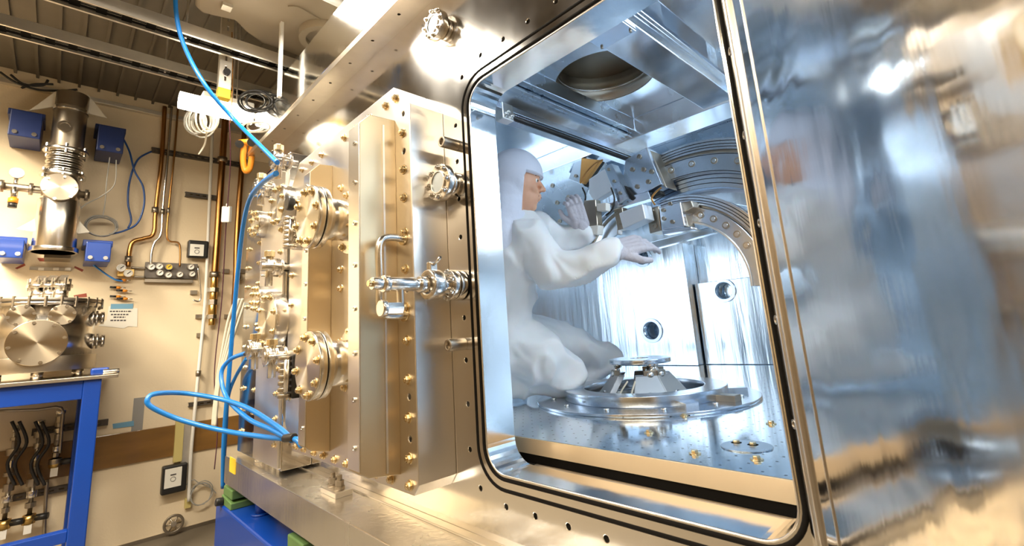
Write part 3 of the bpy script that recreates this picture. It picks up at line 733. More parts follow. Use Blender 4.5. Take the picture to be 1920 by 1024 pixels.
pipe('steel_line', [(88, 900), (83, 1000), (82, 1100)], .012, 'steel_dark', 'thin pipe down the wall inside the blue table to the floor')

# ================================================================== CHAMBER
WX0, WX1, WZ0, WZ1 = -1.203, -.337, 1.083, 2.362
CHX0, CHX1, CHY1 = -3.40, .42, 2.95
ZL = .883
ch = thing('vacuum_chamber', (-1.4, 1.4, ZL), 'huge polished metal vacuum chamber with a big open rectangular window', 'vacuum chamber')
hol = [rrect(WX0, WZ0, WX1, WZ1, .075)]
bolt_holes = []
hx0, hz0, hz1 = WX0 - .088, WZ0 - .088, WZ1 + .098
for k in range(8): bolt_holes.append((hx0 + .16 + .1185 * k, hz0)); bolt_holes.append((hx0 + .16 + .1185 * k, hz1))
for k in range(9): bolt_holes.append((hx0, WZ0 + .05 + k * .14))

bolt_holes += [(hx0 + .045, hz0 + .03), (hx0 + .05, hz1 - .035)]
hol += [(a, b, .0085) for a, b in bolt_holes]
plate('front_plate', [(CHX0, ZL), (CHX1, ZL), (CHX1, 2.85), (CHX0, 2.85)], hol, (0, 0.12, 0), (1, 0, 0), (0, 0, 1), (0, -1, 0), .12, 'face', ch, .0015)
bk = MB()
for a, b in bolt_holes: bk.cyl((a, .03, b), (a, .06, b), .010, 10)
bk.build('hole_backing', 'dark', ch)
# sealing rings round the window
def loop_tube(off, r, name, mt, rad, y):
    pts = [Vector((a, y, b)) for a, b in rrect(WX0 - off, WZ0 - off, WX1 + off * (1 if off < .02 else 1), WZ1 + off, rad)]
    MB().tube(pts, r, 10, True).build(name, mt, ch)
loop_tube(.014, .0060, 'inner_seal', 'rubber', .088, .001); loop_tube(.044, .0060, 'outer_seal', 'rubber', .115, .002)
loop_tube(.003, .0022, 'window_lip', 'edge', .079, .0005)
# lid with overhang and row of holes
lidh = [(-3.45 + .235 * k, -.06, .007) for k in range(15)]
plate('lid_flange', [(-3.65, -.11), (CHX1 + .1, -.11), (CHX1 + .1, CHY1), (-3.65, CHY1)], lidh, (0, 0, 2.85), (1, 0, 0), (0, 1, 0), (0, 0, 1), .03, 'steel_dark', ch, .001)
MB().box((-3.65, -.11, 2.881), (CHX1 + .1, CHY1, 3.16)).build('lid', 'foil', ch, .004)
# interior skins
MB().box((CHX0, .12, ZL), (CHX0 + .12, CHY1, 2.85)).build('left_wall', 'inner', ch)
MB().box((CHX1 - .12, .12, ZL), (CHX1, CHY1, 2.85)).build('right_wall', 'inner', ch)
MB().box((CHX0 + .12, CHY1 - .12, ZL), (CHX1 - .12, CHY1, 2.85)).build('back_wall', 'innerback', ch)
MB().box((CHX0 + .12, .12, ZL), (CHX1 - .12, CHY1 - .12, ZL + .06)).build('floor_plate', 'steel_dark', ch)
# gasket-dark groove behind the sill
MB().box((WX0 - .02, .125, 1.0), (WX1 + .02, .195, 1.06)).build('sill_trough', 'dark', ch)
MB().box((WX0 + .04, .16, 1.062), (WX1, .172, 1.07)).build('trough_rail', 'steel_dark', ch, .002)
# back wall blocks with ports
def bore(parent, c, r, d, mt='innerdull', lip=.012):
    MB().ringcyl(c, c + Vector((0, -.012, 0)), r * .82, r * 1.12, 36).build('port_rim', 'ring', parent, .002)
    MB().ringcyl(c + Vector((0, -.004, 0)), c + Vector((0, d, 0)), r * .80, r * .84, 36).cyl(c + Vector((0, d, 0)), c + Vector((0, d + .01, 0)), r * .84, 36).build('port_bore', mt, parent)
YB = 2.62
pA0, pA1 = P(1122, 682, 1, YB), P(1302, 470, 1, YB)
tpz = P(1175, 475, 1, YB).z
p1, p2 = P(1205, 483, 1, YB), P(1222, 620, 1, YB)
ax_, bx_ = P(1125, 600, 1, YB).x, P(1296, 580, 1, YB).x
plate('back_block', [(ax_, 1.14), (bx_, 1.14), (bx_, tpz), (ax_, tpz)], [(p1.x, p1.z, .062), (p2.x, p2.z, .075)], (0, YB + .2, 0), (1, 0, 0), (0, 0, 1), (0, -1, 0), .2, 'innerback', ch, .004, 36)
bore(ch, p1, .075, .16); bore(ch, p2, .09, .16)
YB2 = 2.72; p3 = P(1358, 545, 1, YB2); zB = P(1400, 520, 1, YB2).z
plate('back_block', [(bx_ + .01, 1.14), (CHX1 - .125, 1.14), (CHX1 - .125, zB), (bx_ + .01, zB)], [(p3.x, p3.z, .068)], (0, YB2 + .1, 0), (1, 0, 0), (0, 0, 1), (0, -1, 0), .1, 'innerback', ch, .004, 36)
bore(ch, p3, .08, .12)
# inner ceiling with its round openings
ZI = 2.70
hc = Vector((-1.19, .87, 0)); hs = P(1258, 203, 2, ZI)
plate('inner_ceiling', [(CHX0 + .12, .12), (CHX1 - .12, .12), (CHX1 - .12, CHY1 - .12), (CHX0 + .12, CHY1 - .12)], [(hc.x, hc.y, .245), (hs.x, hs.y, .062)], (0, 0, ZI), (1, 0, 0), (0, 1, 0), (0, 0, 1), .03, 'inner', ch, .001, 64)
MB().ringcyl((hc.x, hc.y, ZI + .005), (hc.x, hc.y, ZI + .145), .244, .252, 64).cyl((hc.x, hc.y, ZI + .14), (hc.x, hc.y, ZI + .149), .25, 64).build('ceiling_port', 'steel_dark', ch)
MB().ringcyl((hc.x, hc.y, ZI + .06), (hc.x, hc.y, ZI + .07), .235, .245, 64).build('port_step', 'steel', ch)
MB().ringcyl((hs.x, hs.y, ZI + .003), (hs.x, hs.y, ZI + .12), .061, .066, 40).cyl((hs.x, hs.y, ZI + .12), (hs.x, hs.y, ZI + .13), .066, 40).build('ceiling_port', 'innerdull', ch)
# cross beams under the ceiling
def zbox(parent, name, pts, z, h, mt='inner', bevel=.003):
    return MB().prism([P(*p, 2, z) for p in pts], (0, 0, h)).build(name, mt, parent, bevel)
YC = P(1250, 235, 2, 2.58).y
MB().box((CHX0 + .12, YC, 2.58), (-.35, YC + .22, ZI)).build('cross_beam', 'inner', ch, .004)
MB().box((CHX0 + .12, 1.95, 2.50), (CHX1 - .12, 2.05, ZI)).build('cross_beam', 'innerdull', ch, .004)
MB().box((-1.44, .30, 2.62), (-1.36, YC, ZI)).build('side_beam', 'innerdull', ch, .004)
xa = P(1240, 100, 2, 2.55)
# cover with bolts on the left half of the front
YF = -.147
cov = thing('access_cover', (-1.95, YF, 1.014), 'thick octagonal bolted cover with two upright ribs on the chamber front', 'cover')
cx0, cx1, cz0, cz1 = -2.56, -1.366, 1.014, 2.44
ch_ = .11
out = [(cx0 + ch_, cz0), (cx1 - .03, cz0), (cx1, cz0 + .035), (cx1, cz1 - ch_), (cx1 - ch_, cz1), (cx0 + ch_, cz1), (cx0, cz1 - ch_), (cx0, cz0 + ch_)]
ip = [(cx1 - .09 - i * 0, 0) for i in range(1)]
bl = []
for px, py in ((768, 895), (735, 903), (705, 890), (680, 880), (650, 870), (628, 863), (607, 855), (590, 850)): bl.append(P(px, py, 1, YF))
for px, py in ((725, 197), (748, 190), (757, 237), (757, 300), (762, 370), (752, 501), (755, 590), (770, 668), (770, 748), (772, 830)): bl.append(P(px, py, 1, YF))
bz = [b.z for b in bl]
plate('cover_plate', out, [(cx1 - .045, z, .010) for z in (2.305, 2.16, 1.66, 1.31, 1.18)], (0, -.001, 0), (1, 0, 0), (0, 0, 1), (0, -1, 0), .146, 'satin', cov, .003)
MB().box((cx1 - .06, -.12, 1.15), (cx1 - .03, -.11, 2.35)).build('hole_backing', 'dark', cov)
for z in (1.04,):
    for x in (-1.415, -1.53, -1.639, -1.739, -1.872, -1.978, -2.089, -2.185, -2.30, -2.40): bolt((x, YF, z + .002), cov)
for z in (1.122, 1.245, 1.365, 1.49, 1.60, 1.73, 1.86, 1.985, 2.09, 2.23): bolt((-1.412, YF, z), cov)
for x in (-1.455, -1.53, -1.66, -1.78, -1.90, -2.15, -2.27, -2.40): bolt((x, YF, 2.385), cov)
for z in (1.25, 1.4, 1.7, 1.85, 2.1, 2.25): bolt((-2.51, YF, z), cov)
for z in (1.42, 1.5, 1.72, 1.80, 2.16): bolt((-1.93, YF, z), cov)
def rib(x0, x1, yf, z0, z1):
    o = MB().prism([Vector((x1, y_, z_)) for y_, z_ in ((YF, z0 - .035), (yf + .03, z0 - .02), (yf, z0), (yf, z1), (yf + .04, z1 + .04), (YF, z1 + .045))], (x0 - x1, 0, 0)).build('rib', 'ribplate', cov, .002)
    MB().box((x0, yf - .003, z0 + .004), (x1, yf, z1 - .004)).build('rib_edge', 'edge', o, .001)
    z = z0 + .07
    while z < z1 - .04:
        q = clone(SOCK, 'screw', ((x0 + x1) / 2 + .01, yf - .003, z), (0, 0, 0), o); z += .145
    return o
rib(-1.551, -1.47, -.287, 1.10, 2.257); rib(-2.10, -2.03, -.245, 1.10, 2.25)
# raised strip on the side of the first rib
MB().box((-1.4699, -.20, 1.08), (-1.466, -.193, 2.27)).build('rib_seam', 'edge', cov)
# nozzles with blank discs
def nozzle(cx, cz, label, yl):
    t = thing('port_nozzle', (cx, YF, cz), label, 'port', 'round nozzles on the cover')
    MB().cyl((cx, YF, cz), (cx, YF - .02, cz), .135, 48).build('base_flange', 'edge', t, .002)
    MB().cyl((cx, YF - .02, cz), (cx, yl, cz), .083, 48).build('neck', 'steel', t)
    for k, (y0, y1) in enumerate(((yl, yl - .022), (yl - .026, yl - .052))):
        MB().cyl((cx, y0, cz), (cx, y1, cz), .122, 56).build('flange', 'steel', t, .003)
    MB().cyl((cx, yl - .02, cz), (cx, yl - .028, cz), .117, 48).build('gasket', 'dark', t)
    o = MB().cyl((0, 0, 0), (0, 0, .002), .118, 56).build('disc_face', 'spun'); o.rotation_euler = (PI / 2, 0, 0); o.location = (cx, yl - .0515, cz); adopt(o, t)
    for k in range(8):
        a = 2 * PI * k / 8 + .2
        bolt((cx + math.cos(a) * .102, yl - .0535, cz + math.sin(a) * .102), t)
        bolt((cx + math.cos(a) * .118, YF - .02, cz + math.sin(a) * .118), t)
yl = -.285
for (px, py), lab in (((577, 406), 'upper round bolted nozzle between the two ribs of the cover'), ((577, 686), 'lower round bolted nozzle between the two ribs of the cover')):
    c = P(px, py, 1, yl - .05); nozzle(c.x, c.z, lab, yl)
# handle
h = thing('grab_handle', P(765, 450, 1, YF), 'bent steel grab handle on the front of the cover', 'handle')
hz0_, hz1_ = P(767, 590, 1, YF).z, P(762, 447, 1, YF).z; hy = P(712, 520, 0, -1.42).y
MB().tube(smooth_path([(-1.42, YF, hz1_), (-1.42, hy + .03, hz1_), (-1.42, hy, hz1_ - .03), (-1.42, hy, (hz0_ + hz1_) / 2), (-1.42, hy, hz0_ + .03), (-1.42, hy + .03, hz0_), (-1.42, YF, hz0_)], 6), .013, 16).build('bar', 'steel', h)
for z in (hz0_, hz1_): MB().cyl((-1.42, YF, z), (-1.42, YF - .01, z), .022, 20).build('foot', 'gold', h)
# gauge tube assembly
X_ = -1.30; z_ = P(850, 536, 1, -.02).z
g = thing('gauge_port', (X_, 0, z_), 'stainless gauge port with round clamp sticking out beside the handle', 'gauge port')
def yc(px): return P(px, 535, 0, X_).y
MB().cyl((X_, 0, z_), (X_, yc(868), z_), .03, 24).build('neck', 'steel', g)
for a, b, r, mt in ((862, 850, .052, 'steel'), (848, 838, .052, 'steel'), (838, 822, .032, 'steel')): MB().cyl((X_, yc(a), z_), (X_, yc(b), z_), r, 36).build('flange', mt, g, .002)
for k in range(6):
    a = k * PI / 3 + .4; bolt((X_ + math.cos(a) * .043, yc(838), z_ + math.sin(a) * .043), g, BOLT_S)
o = MB().ringcyl((X_, yc(822), z_), (X_, yc(800), z_), .03, .050, 30).build('clamp', 'steel', g, .005)
MB().box((X_ - .012, yc(818), z_ + .045), (X_ + .012, yc(804), z_ + .075)).build('clamp_lug', 'steel', g, .003)
MB().tube([(X_, yc(811), z_ + .06), (X_ + .035, yc(811), z_ + .075), (X_ + .05, yc(811), z_ + .085)], .005).build('clamp_screw', 'silverbolt', g)
for a, b, r in ((800, 785, .026), (785, 775, .018), (775, 728, .022), (728, 718, .026), (716, 697, .019), (697, 690, .010)):
    MB().cone((X_, yc(a), z_), (X_, yc(b), z_), r, r, 24).build('gauge_tube', 'steel' if r > .011 else 'gold', g, .001)
z3 = P(735, 578, 0, X_).z
MB().tube(smooth_path([(X_, yc(750), z_), (X_, yc(750), z3), (X_, yc(740), z3)]), .012, 12).build('elbow', 'steel', g)
MB().cyl((X_, yc(752), z3), (X_, yc(722), z3), .020, 6).build('nut', 'steel', g, .002); MB().cyl((X_, yc(722), z3), (X_, yc(712), z3), .026, 16).build('cap', 'steel', g, .003)
# round viewports and stub posts on the front
def disc_y(px, py, y, r, th, label, nb=8, grp=None):
    c = P(px, py, 1, y - th)
    t = thing('round_flange', (c.x, y, c.z), label, 'flange')
    MB().cyl((c.x, y if y < -.01 else 0, c.z), (c.x, y - th, c.z), r, 44).build('rim', 'steel', t, .003)
    MB().ringcyl((c.x, y - th, c.z), (c.x, y - th - .006, c.z), r * .55, r * .62, 36).build('window_ring', 'edge', t, .001)
    MB().cyl((c.x, y - th, c.z), (c.x, y - th - .002, c.z), r * .55, 36).build('glass', 'innerdull', t)
    if y < -.01: MB().cyl((c.x, 0, c.z), (c.x, y, c.z), r * .7, 30).build('neck', 'steel', t)
    for k in range(nb):
        a = 2 * PI * k / nb; bolt((c.x + math.cos(a) * r * .83, y - th, c.z + math.sin(a) * r * .83), t, BOLT_S)
disc_y(822, 342, -.05, .066, .025, 'round bolted viewport beside the top of the cover')
disc_y(812, 45, -.02, .060, .03, 'round bolted viewport high on the front just under the lid')
for (px, py, lab) in ((822, 273, 'dull metal stub post above the round viewport'), (836, 645, 'dull metal stub post below the gauge port')):
    c = P(px + 34, py, 1, 0); t = thing('stub_post', (c.x, 0, c.z), lab, 'post')
    MB().ringcyl((c.x, 0, c.z), (c.x, -.068, c.z), .012, .020, 28).build('sleeve', 'steel_dark', t, .002); MB().cyl((c.x, 0, c.z), (c.x, -.058, c.z), .013, 20).build('core', 'steel_dark', t)
# left bolted section
lf = thing('end_cover', (-2.98, YF, .9), 'bolted end section of the chamber front at the far left', 'cover')
MB().box((-3.37, YF, .90), (-2.60, -.001, 2.55)).build('plate', 'face', lf, .004)
MB().box((-3.02, YF - .012, .91), (-2.62, YF, 2.52)).build('front_strip', 'satin', lf, .003)
for x in (-3.30, -3.07, -2.66):
    z = 1.02
    while z < 2.5: bolt((x, YF - (.012 if x > -3.02 else 0), z), lf); z += .122
lf2 = []
for (px, py, r, lab) in ((500, 601, .15, 'large round blank disc on the end section, above the ledge'), (520, 385, .11, 'round blank disc on the end section near its top'), (478, 420, .08, 'small round blank disc at the far left of the end section'), (480, 560, .07, 'small round blank disc low at the far left of the end section')):
    y0 = YF - .012; c = P(px, py, 1, y0 - .05); t = thing('blank_disc', (c.x, y0, c.z), lab, 'flange')
    MB().cyl((c.x, YF, c.z), (c.x, y0 - .05, c.z), r, 48).build('rim', 'steel', t, .003)
    o = MB().cyl((0, 0, 0), (0, 0, .002), r * .96, 48).build('face', 'spun'); o.rotation_euler = (PI / 2, 0, 0); o.location = (c.x, y0 - .05, c.z); adopt(o, t)
    for k in range(8):
        a = 2 * PI * k / 8 + .3; bolt((c.x + math.cos(a) * r * .85, y0 - .052, c.z + math.sin(a) * r * .85), t)
def valve(px, py, lab, X=-2.6, n=3, dz=.05):
    y0 = YF - .012; c = P(px, py, 1, y0 - .08); t = thing('vacuum_valve', (c.x, y0, c.z), lab, 'valve')
    MB().cyl((c.x, YF, c.z), (c.x, y0 - .12, c.z), .024, 18).build('neck', 'steel', t)
    for k in range(n): MB().cyl((c.x, y0 - .02 - .04 * k, c.z), (c.x, y0 - .035 - .04 * k, c.z), .045, 24).build('clamp', 'steel', t, .003)
    MB().cyl((c.x, y0 - .08, c.z - dz * 2), (c.x, y0 - .08, c.z + dz), .018, 14).build('stem', 'steel', t)
    MB().cyl((c.x, y0 - .08, c.z + dz), (c.x, y0 - .08, c.z + dz + .03), .026, 8).build('knob', 'gold', t, .002)
    for k in range(3): 
        a = 2 * PI * k / 3; MB().tube([(c.x + .05 * math.cos(a), y0 - .03, c.z + .05 * math.sin(a)), (c.x + .05 * math.cos(a), y0 - .11, c.z + .05 * math.sin(a))], .006).build('tie_rod', 'silverbolt', t)
valve(522, 300, 'upper small valve with clamps at the top of the end section'); valve(490, 352, 'small valve with clamps at the top left of the end section')
valve(478, 655, 'small valve where the blue hoses meet the end section'); valve(510, 668, 'small valve beside the dark valve at the end section'); valve(505, 500, 'small valve in the middle of the end section', n=2)
c = P(537, 380, 1, YF - .17); t = thing('black_knob_valve', (c.x, YF, c.z), 'valve with round black knob beside the upper nozzle', 'valve')
MB().cyl((c.x, YF, c.z), (c.x, c.y + .03, c.z), .02, 16).build('shaft', 'copper', t); MB().cyl((c.x, c.y + .03, c.z), c, .033, 24).build('knob', 'black', t, .006)
for (px, y0_, y1_, mt, lab) in ((554, 405, 465, 'steel', 'upright bellows valve beside the upper nozzle'), (546, 665, 748, 'black', 'dark upright gate valve beside the lower nozzle')):
    yv = -.27; a, b = P(px, y0_, 1, yv), P(px, y1_, 1, yv); t = thing('upright_valve', (a.x, yv, b.z), lab, 'valve')
    MB().box((a.x - .045, yv, b.z), (a.x + .02, yv + .05, a.z)).build('body', mt, t, .006)
    MB().cyl((a.x + .01, yv - .02, b.z + .03), (a.x + .01, yv - .02, a.z - .02), .011, 12).build('rod', 'steel', t)
    for k in range(7):
        z = b.z + (a.z - b.z) * (k + .5) / 7; MB().cyl((a.x - .02, yv - .015, z - .008), (a.x - .02, yv - .015, z + .008), .028, 14).build('ring', 'steel' if mt == 'steel' else 'steel_dark', t, .002)
    MB().cyl((a.x, yv + .05, (a.z + b.z) / 2), (a.x, YF, (a.z + b.z) / 2), .02, 14).build('neck', 'steel', t)
# ledge (base plate)
base = thing('base_plate', (-1.4, -.1, .737), 'long thick aluminium base plate carrying the chamber', 'base plate')
MB().box((-3.38, -.207, .737), (CHX1, CHY1, ZL)).build('slab', 'slab', base, .003)
MB().box((-3.3, -.035, ZL), (CHX1, -.0005, ZL + .006)).build('seam', 'edge', base, .002)
t = thing('hold_down_clamp', P(635, 925, 2, ZL), 'bolted hold down block on the base plate', 'clamp')
c = P(637, 925, 2, ZL); MB().box((c.x - .09, c.y - .045, ZL), (c.x + .06, c.y + .03, ZL + .022)).build('block', 'edge', t, .003)
for dx in (-.045, .02):
    q = Vector((c.x + dx, c.y - .01, ZL + .022)); MB().cyl(q, q + Vector((0, 0, .012)), .021, 24).cyl(q + Vector((0, 0, .012)), q + Vector((0, 0, .035)), .018, 6).cyl(q + Vector((0, 0, .035)), q + Vector((0, 0, .055)), .010, 12).build('nut', 'steel_dark', t, .001)
t = thing('lever_clamp', P(495, 862, 2, ZL), 'bright steel lever clamp lying on the base plate near its left end', 'clamp')
c = P(495, 862, 2, ZL)
MB().cyl(c, c + Vector((0, 0, .018)), .05, 24).cyl(c + Vector((0, 0, .018)), c + Vector((0, 0, .05)), .028, 20).build('puck', 'steel', t, .003)
MB().obox(c + Vector((.12, .0, .012)), (.12, .01, 0), (-.002, .018, 0), (0, 0, .010)).build('arm', 'steel', t, .004)
MB().obox(c + Vector((.02, 0, .065)), (.03, .01, .0), (-.006, .02, 0), (0, 0, .02)).build('cam', 'edge', t, .005)
for k in range(4): q = c + Vector((.12 + .05 * k, -.02 + .01 * (k % 2), 0)); MB().cyl(q, q + Vector((0, 0, .02)), .012, 6).build('nut', 'steel', t, .001)
tag(MB().box(P(432, 856, 1, -.207), P(441, 890, 1, -.207) + Vector((0, -.003, 0))).build('yellow_label', 'yellow'), 'yellow label strip on the left end of the base plate edge', 'label')
# blue support frame and green feet
zf = .60
bs = thing('steel_base_cabinet', (-1.5, .8, 0), 'bright blue steel support frame beneath the base plate', 'support frame')
yb = P(405, 940, 0, -3.36).y; ztop = P(430, 945, 0, -3.3).z
MB().box((-3.52, -.21, 0), (-2.36, 1.2, .61)).build('cabinet', 'blue', bs, .01)
MB().box((-1.9, -.05, 0), (.4, 1.2, .45)).build('rear_box', 'blue', bs, .01)
c = Vector((-3.03, -.10, 0)); MB().cyl((c.x, -.10, .61), (c.x, -.10, .735), .032, 24).build('post', 'blue', bs)
MB().cyl((c.x, -.10, .61), (c.x, -.10, .62), .05, 24).build('post_foot', 'blue', bs)
for x in (-3.05, -2.4): MB().cyl((x, .5, .61), (x, .5, .735), .05, 20).build('post', 'blue', bs)
for i, (px, py, lab) in enumerate(((440, 915, 'green levelling block under the left end of the base plate'), (605, 1000, 'green levelling block under the middle of the base plate'))):
    x = -3.34 if i == 0 else -2.26; z0 = .61 if i == 0 else .60
    t = thing('levelling_block', (x, -.13, z0), lab, 'levelling block')
    MB().box((x - .09, -.195, z0 + .05), (x + .09, -.05, z0 + .10)).build('upper_wedge', 'green', t, .006)
    MB().prism([(x - .10, -.2, z0), (x + .10, -.2, z0), (x + .10, -.2, z0 + .035), (x - .10, -.2, z0 + .05)], (0, .16, 0)).build('lower_wedge', 'green', t, .004)
    MB().cyl((x, -.13, z0 + .1), (x, -.13, .737), .03, 16).build('screw', 'steel', t); MB().cyl((x, -.13, z0 + .105), (x, -.13, z0 + .12), .05, 6).build('nut', 'steel', t, .002)
    c2 = Vector((x - .06, -.2, z0 + .02)); MB().cyl(c2, c2 + Vector((0, -.04, .005)), .022, 16).build('knob', 'black', t, .005)
tag(MB().box((-2.36, -.19, .55), (-2.16, 1.2, .60)).build('frame_shelf', 'blue', bs, .004)) 

# ---- the open door standing to the right
HG = Vector((-.3215, -.002, 0)); dth = math.radians(-53.5); dd = Vector((math.cos(dth), math.sin(dth), 0)); dn = Vector((dd.y, -dd.x, 0))
if dn.dot(CAM - HG) < 0: dn = -dn
door = thing('chamber_door', HG + Vector((0, 0, .9)), 'huge brushed metal door swung open at the right, mirroring the chamber', 'door')
R3 = Matrix((dd, -dn, Vector((0, 0, 1)))).transposed()
b = MB(); NX, NZ = 60, 60; L = 1.05
z_ = Vector((0, 0, .87)); b.prism([HG + z_, HG + dd * L + z_, HG + dd * L - dn * .04 + z_, HG + dd * .06 - dn * .04 + z_], (0, 0, 1.96))
o = b.build('door_skin', 'door', door, .004)
o = MB().obox(HG + dd * .036 + dn * .002 + Vector((0, 0, 1.85)), dd * .0035, dn * .004, (0, 0, .98)).build('hinge_edge', 'edge', door, .002)
o = MB().obox(HG + dd * .054 + dn * .002 + Vector((0, 0, 1.85)), dd * .003, dn * .004, (0, 0, .98)).build('hinge_edge', 'edge', door, .002)
MB().obox(HG + dd * .115 + dn * .001 + Vector((0, 0, 1.85)), dd * .0015, dn * .0012, (0, 0, .98)).build('weld_line', 'edge', door, .0005)

for z in (1.30, 1.487, 1.675, 1.86, 2.05, 2.24):
    q = HG + dd * .017 + Vector((0, 0, z)); MB().ringcyl(q, q + dn * .003, .0055, .0085, 20).cyl(q, q + dn * .001, .0056, 14).build('hole_bush', 'steel_dark', door)

# ================================================================== INSIDE THE CHAMBER
ZP = 1.138
pl = thing('breadboard_platform', (-1.4, 1.4, ZP - .05), 'wide shiny drilled breadboard platform forming the chamber floor', 'platform')
hxc = Vector((-1.325, 1.11, ZP))
plate('deck_plate', [(CHX0 + .13, .2), (CHX1 - .13, .2), (CHX1 - .13, CHY1 - .13), (CHX0 + .13, CHY1 - .13)], [(hxc.x, hxc.y, .29)], (0, 0, ZP - .047), (1, 0, 0), (0, 1, 0), (0, 0, 1), .047, 'board', pl, .001, 72)
MB().box((CHX0 + .13, .196, ZP - .05), (CHX1 - .13, .1995, ZP - .0015)).build('front_edge', 'front_edge', pl)
MB().box((CHX0 + .13, .2, 1.0), (CHX1 - .13, .24, 1.088)).build('skirt', 'rubber', pl)
MB().cyl(hxc - Vector((0, 0, .10)), hxc - Vector((0, 0, .048)), .32, 64).build('well_base', 'dark', pl)
for x in (CHX0 + .3, -.9, .1):
    for yy in (.5, 2.2): MB().cyl((x, yy, ZL + .06), (x, yy, ZP - .047), .05, 16).build('platform_foot', 'steel', pl)
rg = thing('floor_ring', hxc, 'flat stepped metal ring on the platform round the six legged stage', 'ring')
MB().ringcyl(hxc, hxc + Vector((0, 0, .012)), .30, .52, 96).build('outer_ring', 'ring', rg, .002)
MB().ringcyl(hxc + Vector((0, 0, .012)), hxc + Vector((0, 0, .058)), .285, .385, 96).build('inner_ring', 'ring', rg, .003)
for k in range(12):
    a = 2 * PI * k / 12 + .2; q = hxc + Vector((math.cos(a) * .44, math.sin(a) * .44, .012)); MB().cyl(q, q + Vector((0, 0, .008)), .012, 12).build('bolt', 'silverbolt', rg)
for k in range(3):
    a = math.radians(-20 + 32 * k - 15); q = hxc + Vector((math.cos(a) * .42, math.sin(a) * .42, .02)); e = Vector((math.cos(a), math.sin(a), 0)); f_ = Vector((-e.y, e.x, 0))
    MB().obox(q, e * .045, f_ * .03, (0, 0, .016)).build('clamp_block', 'steel_dark' if k == 1 else 'ring', rg, .003)
for i, (px, py, r) in enumerate(((1400, 838, .045),)):
    c = P(px, py, 2, ZP); MB()
    t = thing('inset_disc', c, 'round metal cap let into the platform at the lower right', 'cap')
    MB().cyl(c, c + Vector((0, 0, .003)), r * 1.5, 36).build('plug', 'innerdull', t, .001)
for i, (px, py) in enumerate(((1381, 832), (1412, 836), (1419, 862), (1283, 780), (1217, 812), (1303, 851), (1446, 795))):
    c = P(px, py, 2, ZP); tag(MB().cyl(c, c + Vector((0, 0, .010)), .010, 6).cyl(c, c + Vector((0, 0, .003)), .016, 16).build('platform_screw', 'gold', None, .001),
        ['brass screw on the platform, left one on the round cap', 'brass screw on the platform, right one on the round cap', 'brass screw on the platform, in front of the round cap', 'brass screw on the platform right of the six legged stage reflection',
         'brass screw on the platform in front of the six legged stage', 'brass screw on the platform near its front edge', 'brass screw on the platform close to the right window edge'][i], 'screw')
# six legged stage
hx = thing('hexapod_stage', hxc, 'six legged metal positioning stage with round top at the centre of the platform', 'stage')
HB = -.04; HT = .165
MB().cyl(hxc + Vector((0, 0, HB - .008)), hxc + Vector((0, 0, HB)), .27, 60).build('base_disc', 'steel_dark', hx)
MB().ringcyl(hxc + Vector((0, 0, HT)), hxc + Vector((0, 0, HT + .022)), .045, .148, 64).build('top_ring', 'ring', hx, .003)
MB().cyl(hxc + Vector((0, 0, HT + .002)), hxc + Vector((0, 0, HT + .008)), .05, 40).build('top_core', 'dark', hx)
for k in range(6):
    a = math.radians(-118 + 60 * k + (9 if k % 2 else -9)); e = Vector((math.cos(a), math.sin(a), 0)); f_ = Vector((-e.y, e.x, 0))
    p0 = hxc + e * .255 + Vector((0, 0, HB)); p1 = hxc + e * .135 + Vector((0, 0, .115))
    dz = (p1 - p0); nrm = f_.cross(dz).normalized(); wdt, wtp = .098, .050
    MB().add([p0 - f_ * wdt, p0 + f_ * wdt, p1 + f_ * wtp, p1 - f_ * wtp, p0 - f_ * wdt - e * .035, p0 + f_ * wdt - e * .035, p1 + f_ * wtp - e * .035, p1 - f_ * wtp - e * .035],
             [(0, 1, 2, 3), (7, 6, 5, 4), (0, 4, 5, 1), (1, 5, 6, 2), (2, 6, 7, 3), (3, 7, 4, 0)]).build('leg', 'legplate', hx, .003)
    s_ = 1 if k % 2 else -1
    q0, q1 = p1 - e * .01 + f_ * s_ * .02, hxc + e * .10 + f_ * s_ * .05 + Vector((0, 0, HT))
    MB().cyl(q0, q1, .013, 14).sphere(q0, .021).sphere(q1 - Vector((0, 0, .004)), .019).build('joint', 'steel', hx)
    MB().obox(q0 + Vector((0, 0, .008)), f_ * .03, e * .012, (0, 0, .012)).build('joint_block', 'steel_dark', hx, .002)
    MB().cyl(p0 + (p1 - p0) * .5 - e * .02, p0 + (p1 - p0) * .5 + e * .004, .010, 12).build('leg_screw', 'silverbolt', hx)
c = hxc + Vector((.06, -.2, .02)); MB().tube(smooth_path([hxc + Vector((.09, -.2, .10)), hxc + Vector((.09, -.245, .04)), hxc + Vector((.10, -.25, -.03))]), .004).build('wire', 'cream', hx)
MB().tube(smooth_path([hxc + Vector((.05, -.2, .10)), hxc + Vector((.03, -.245, .04)), hxc + Vector((.05, -.255, -.03))]), .004).build('wire', 'cream', hx)

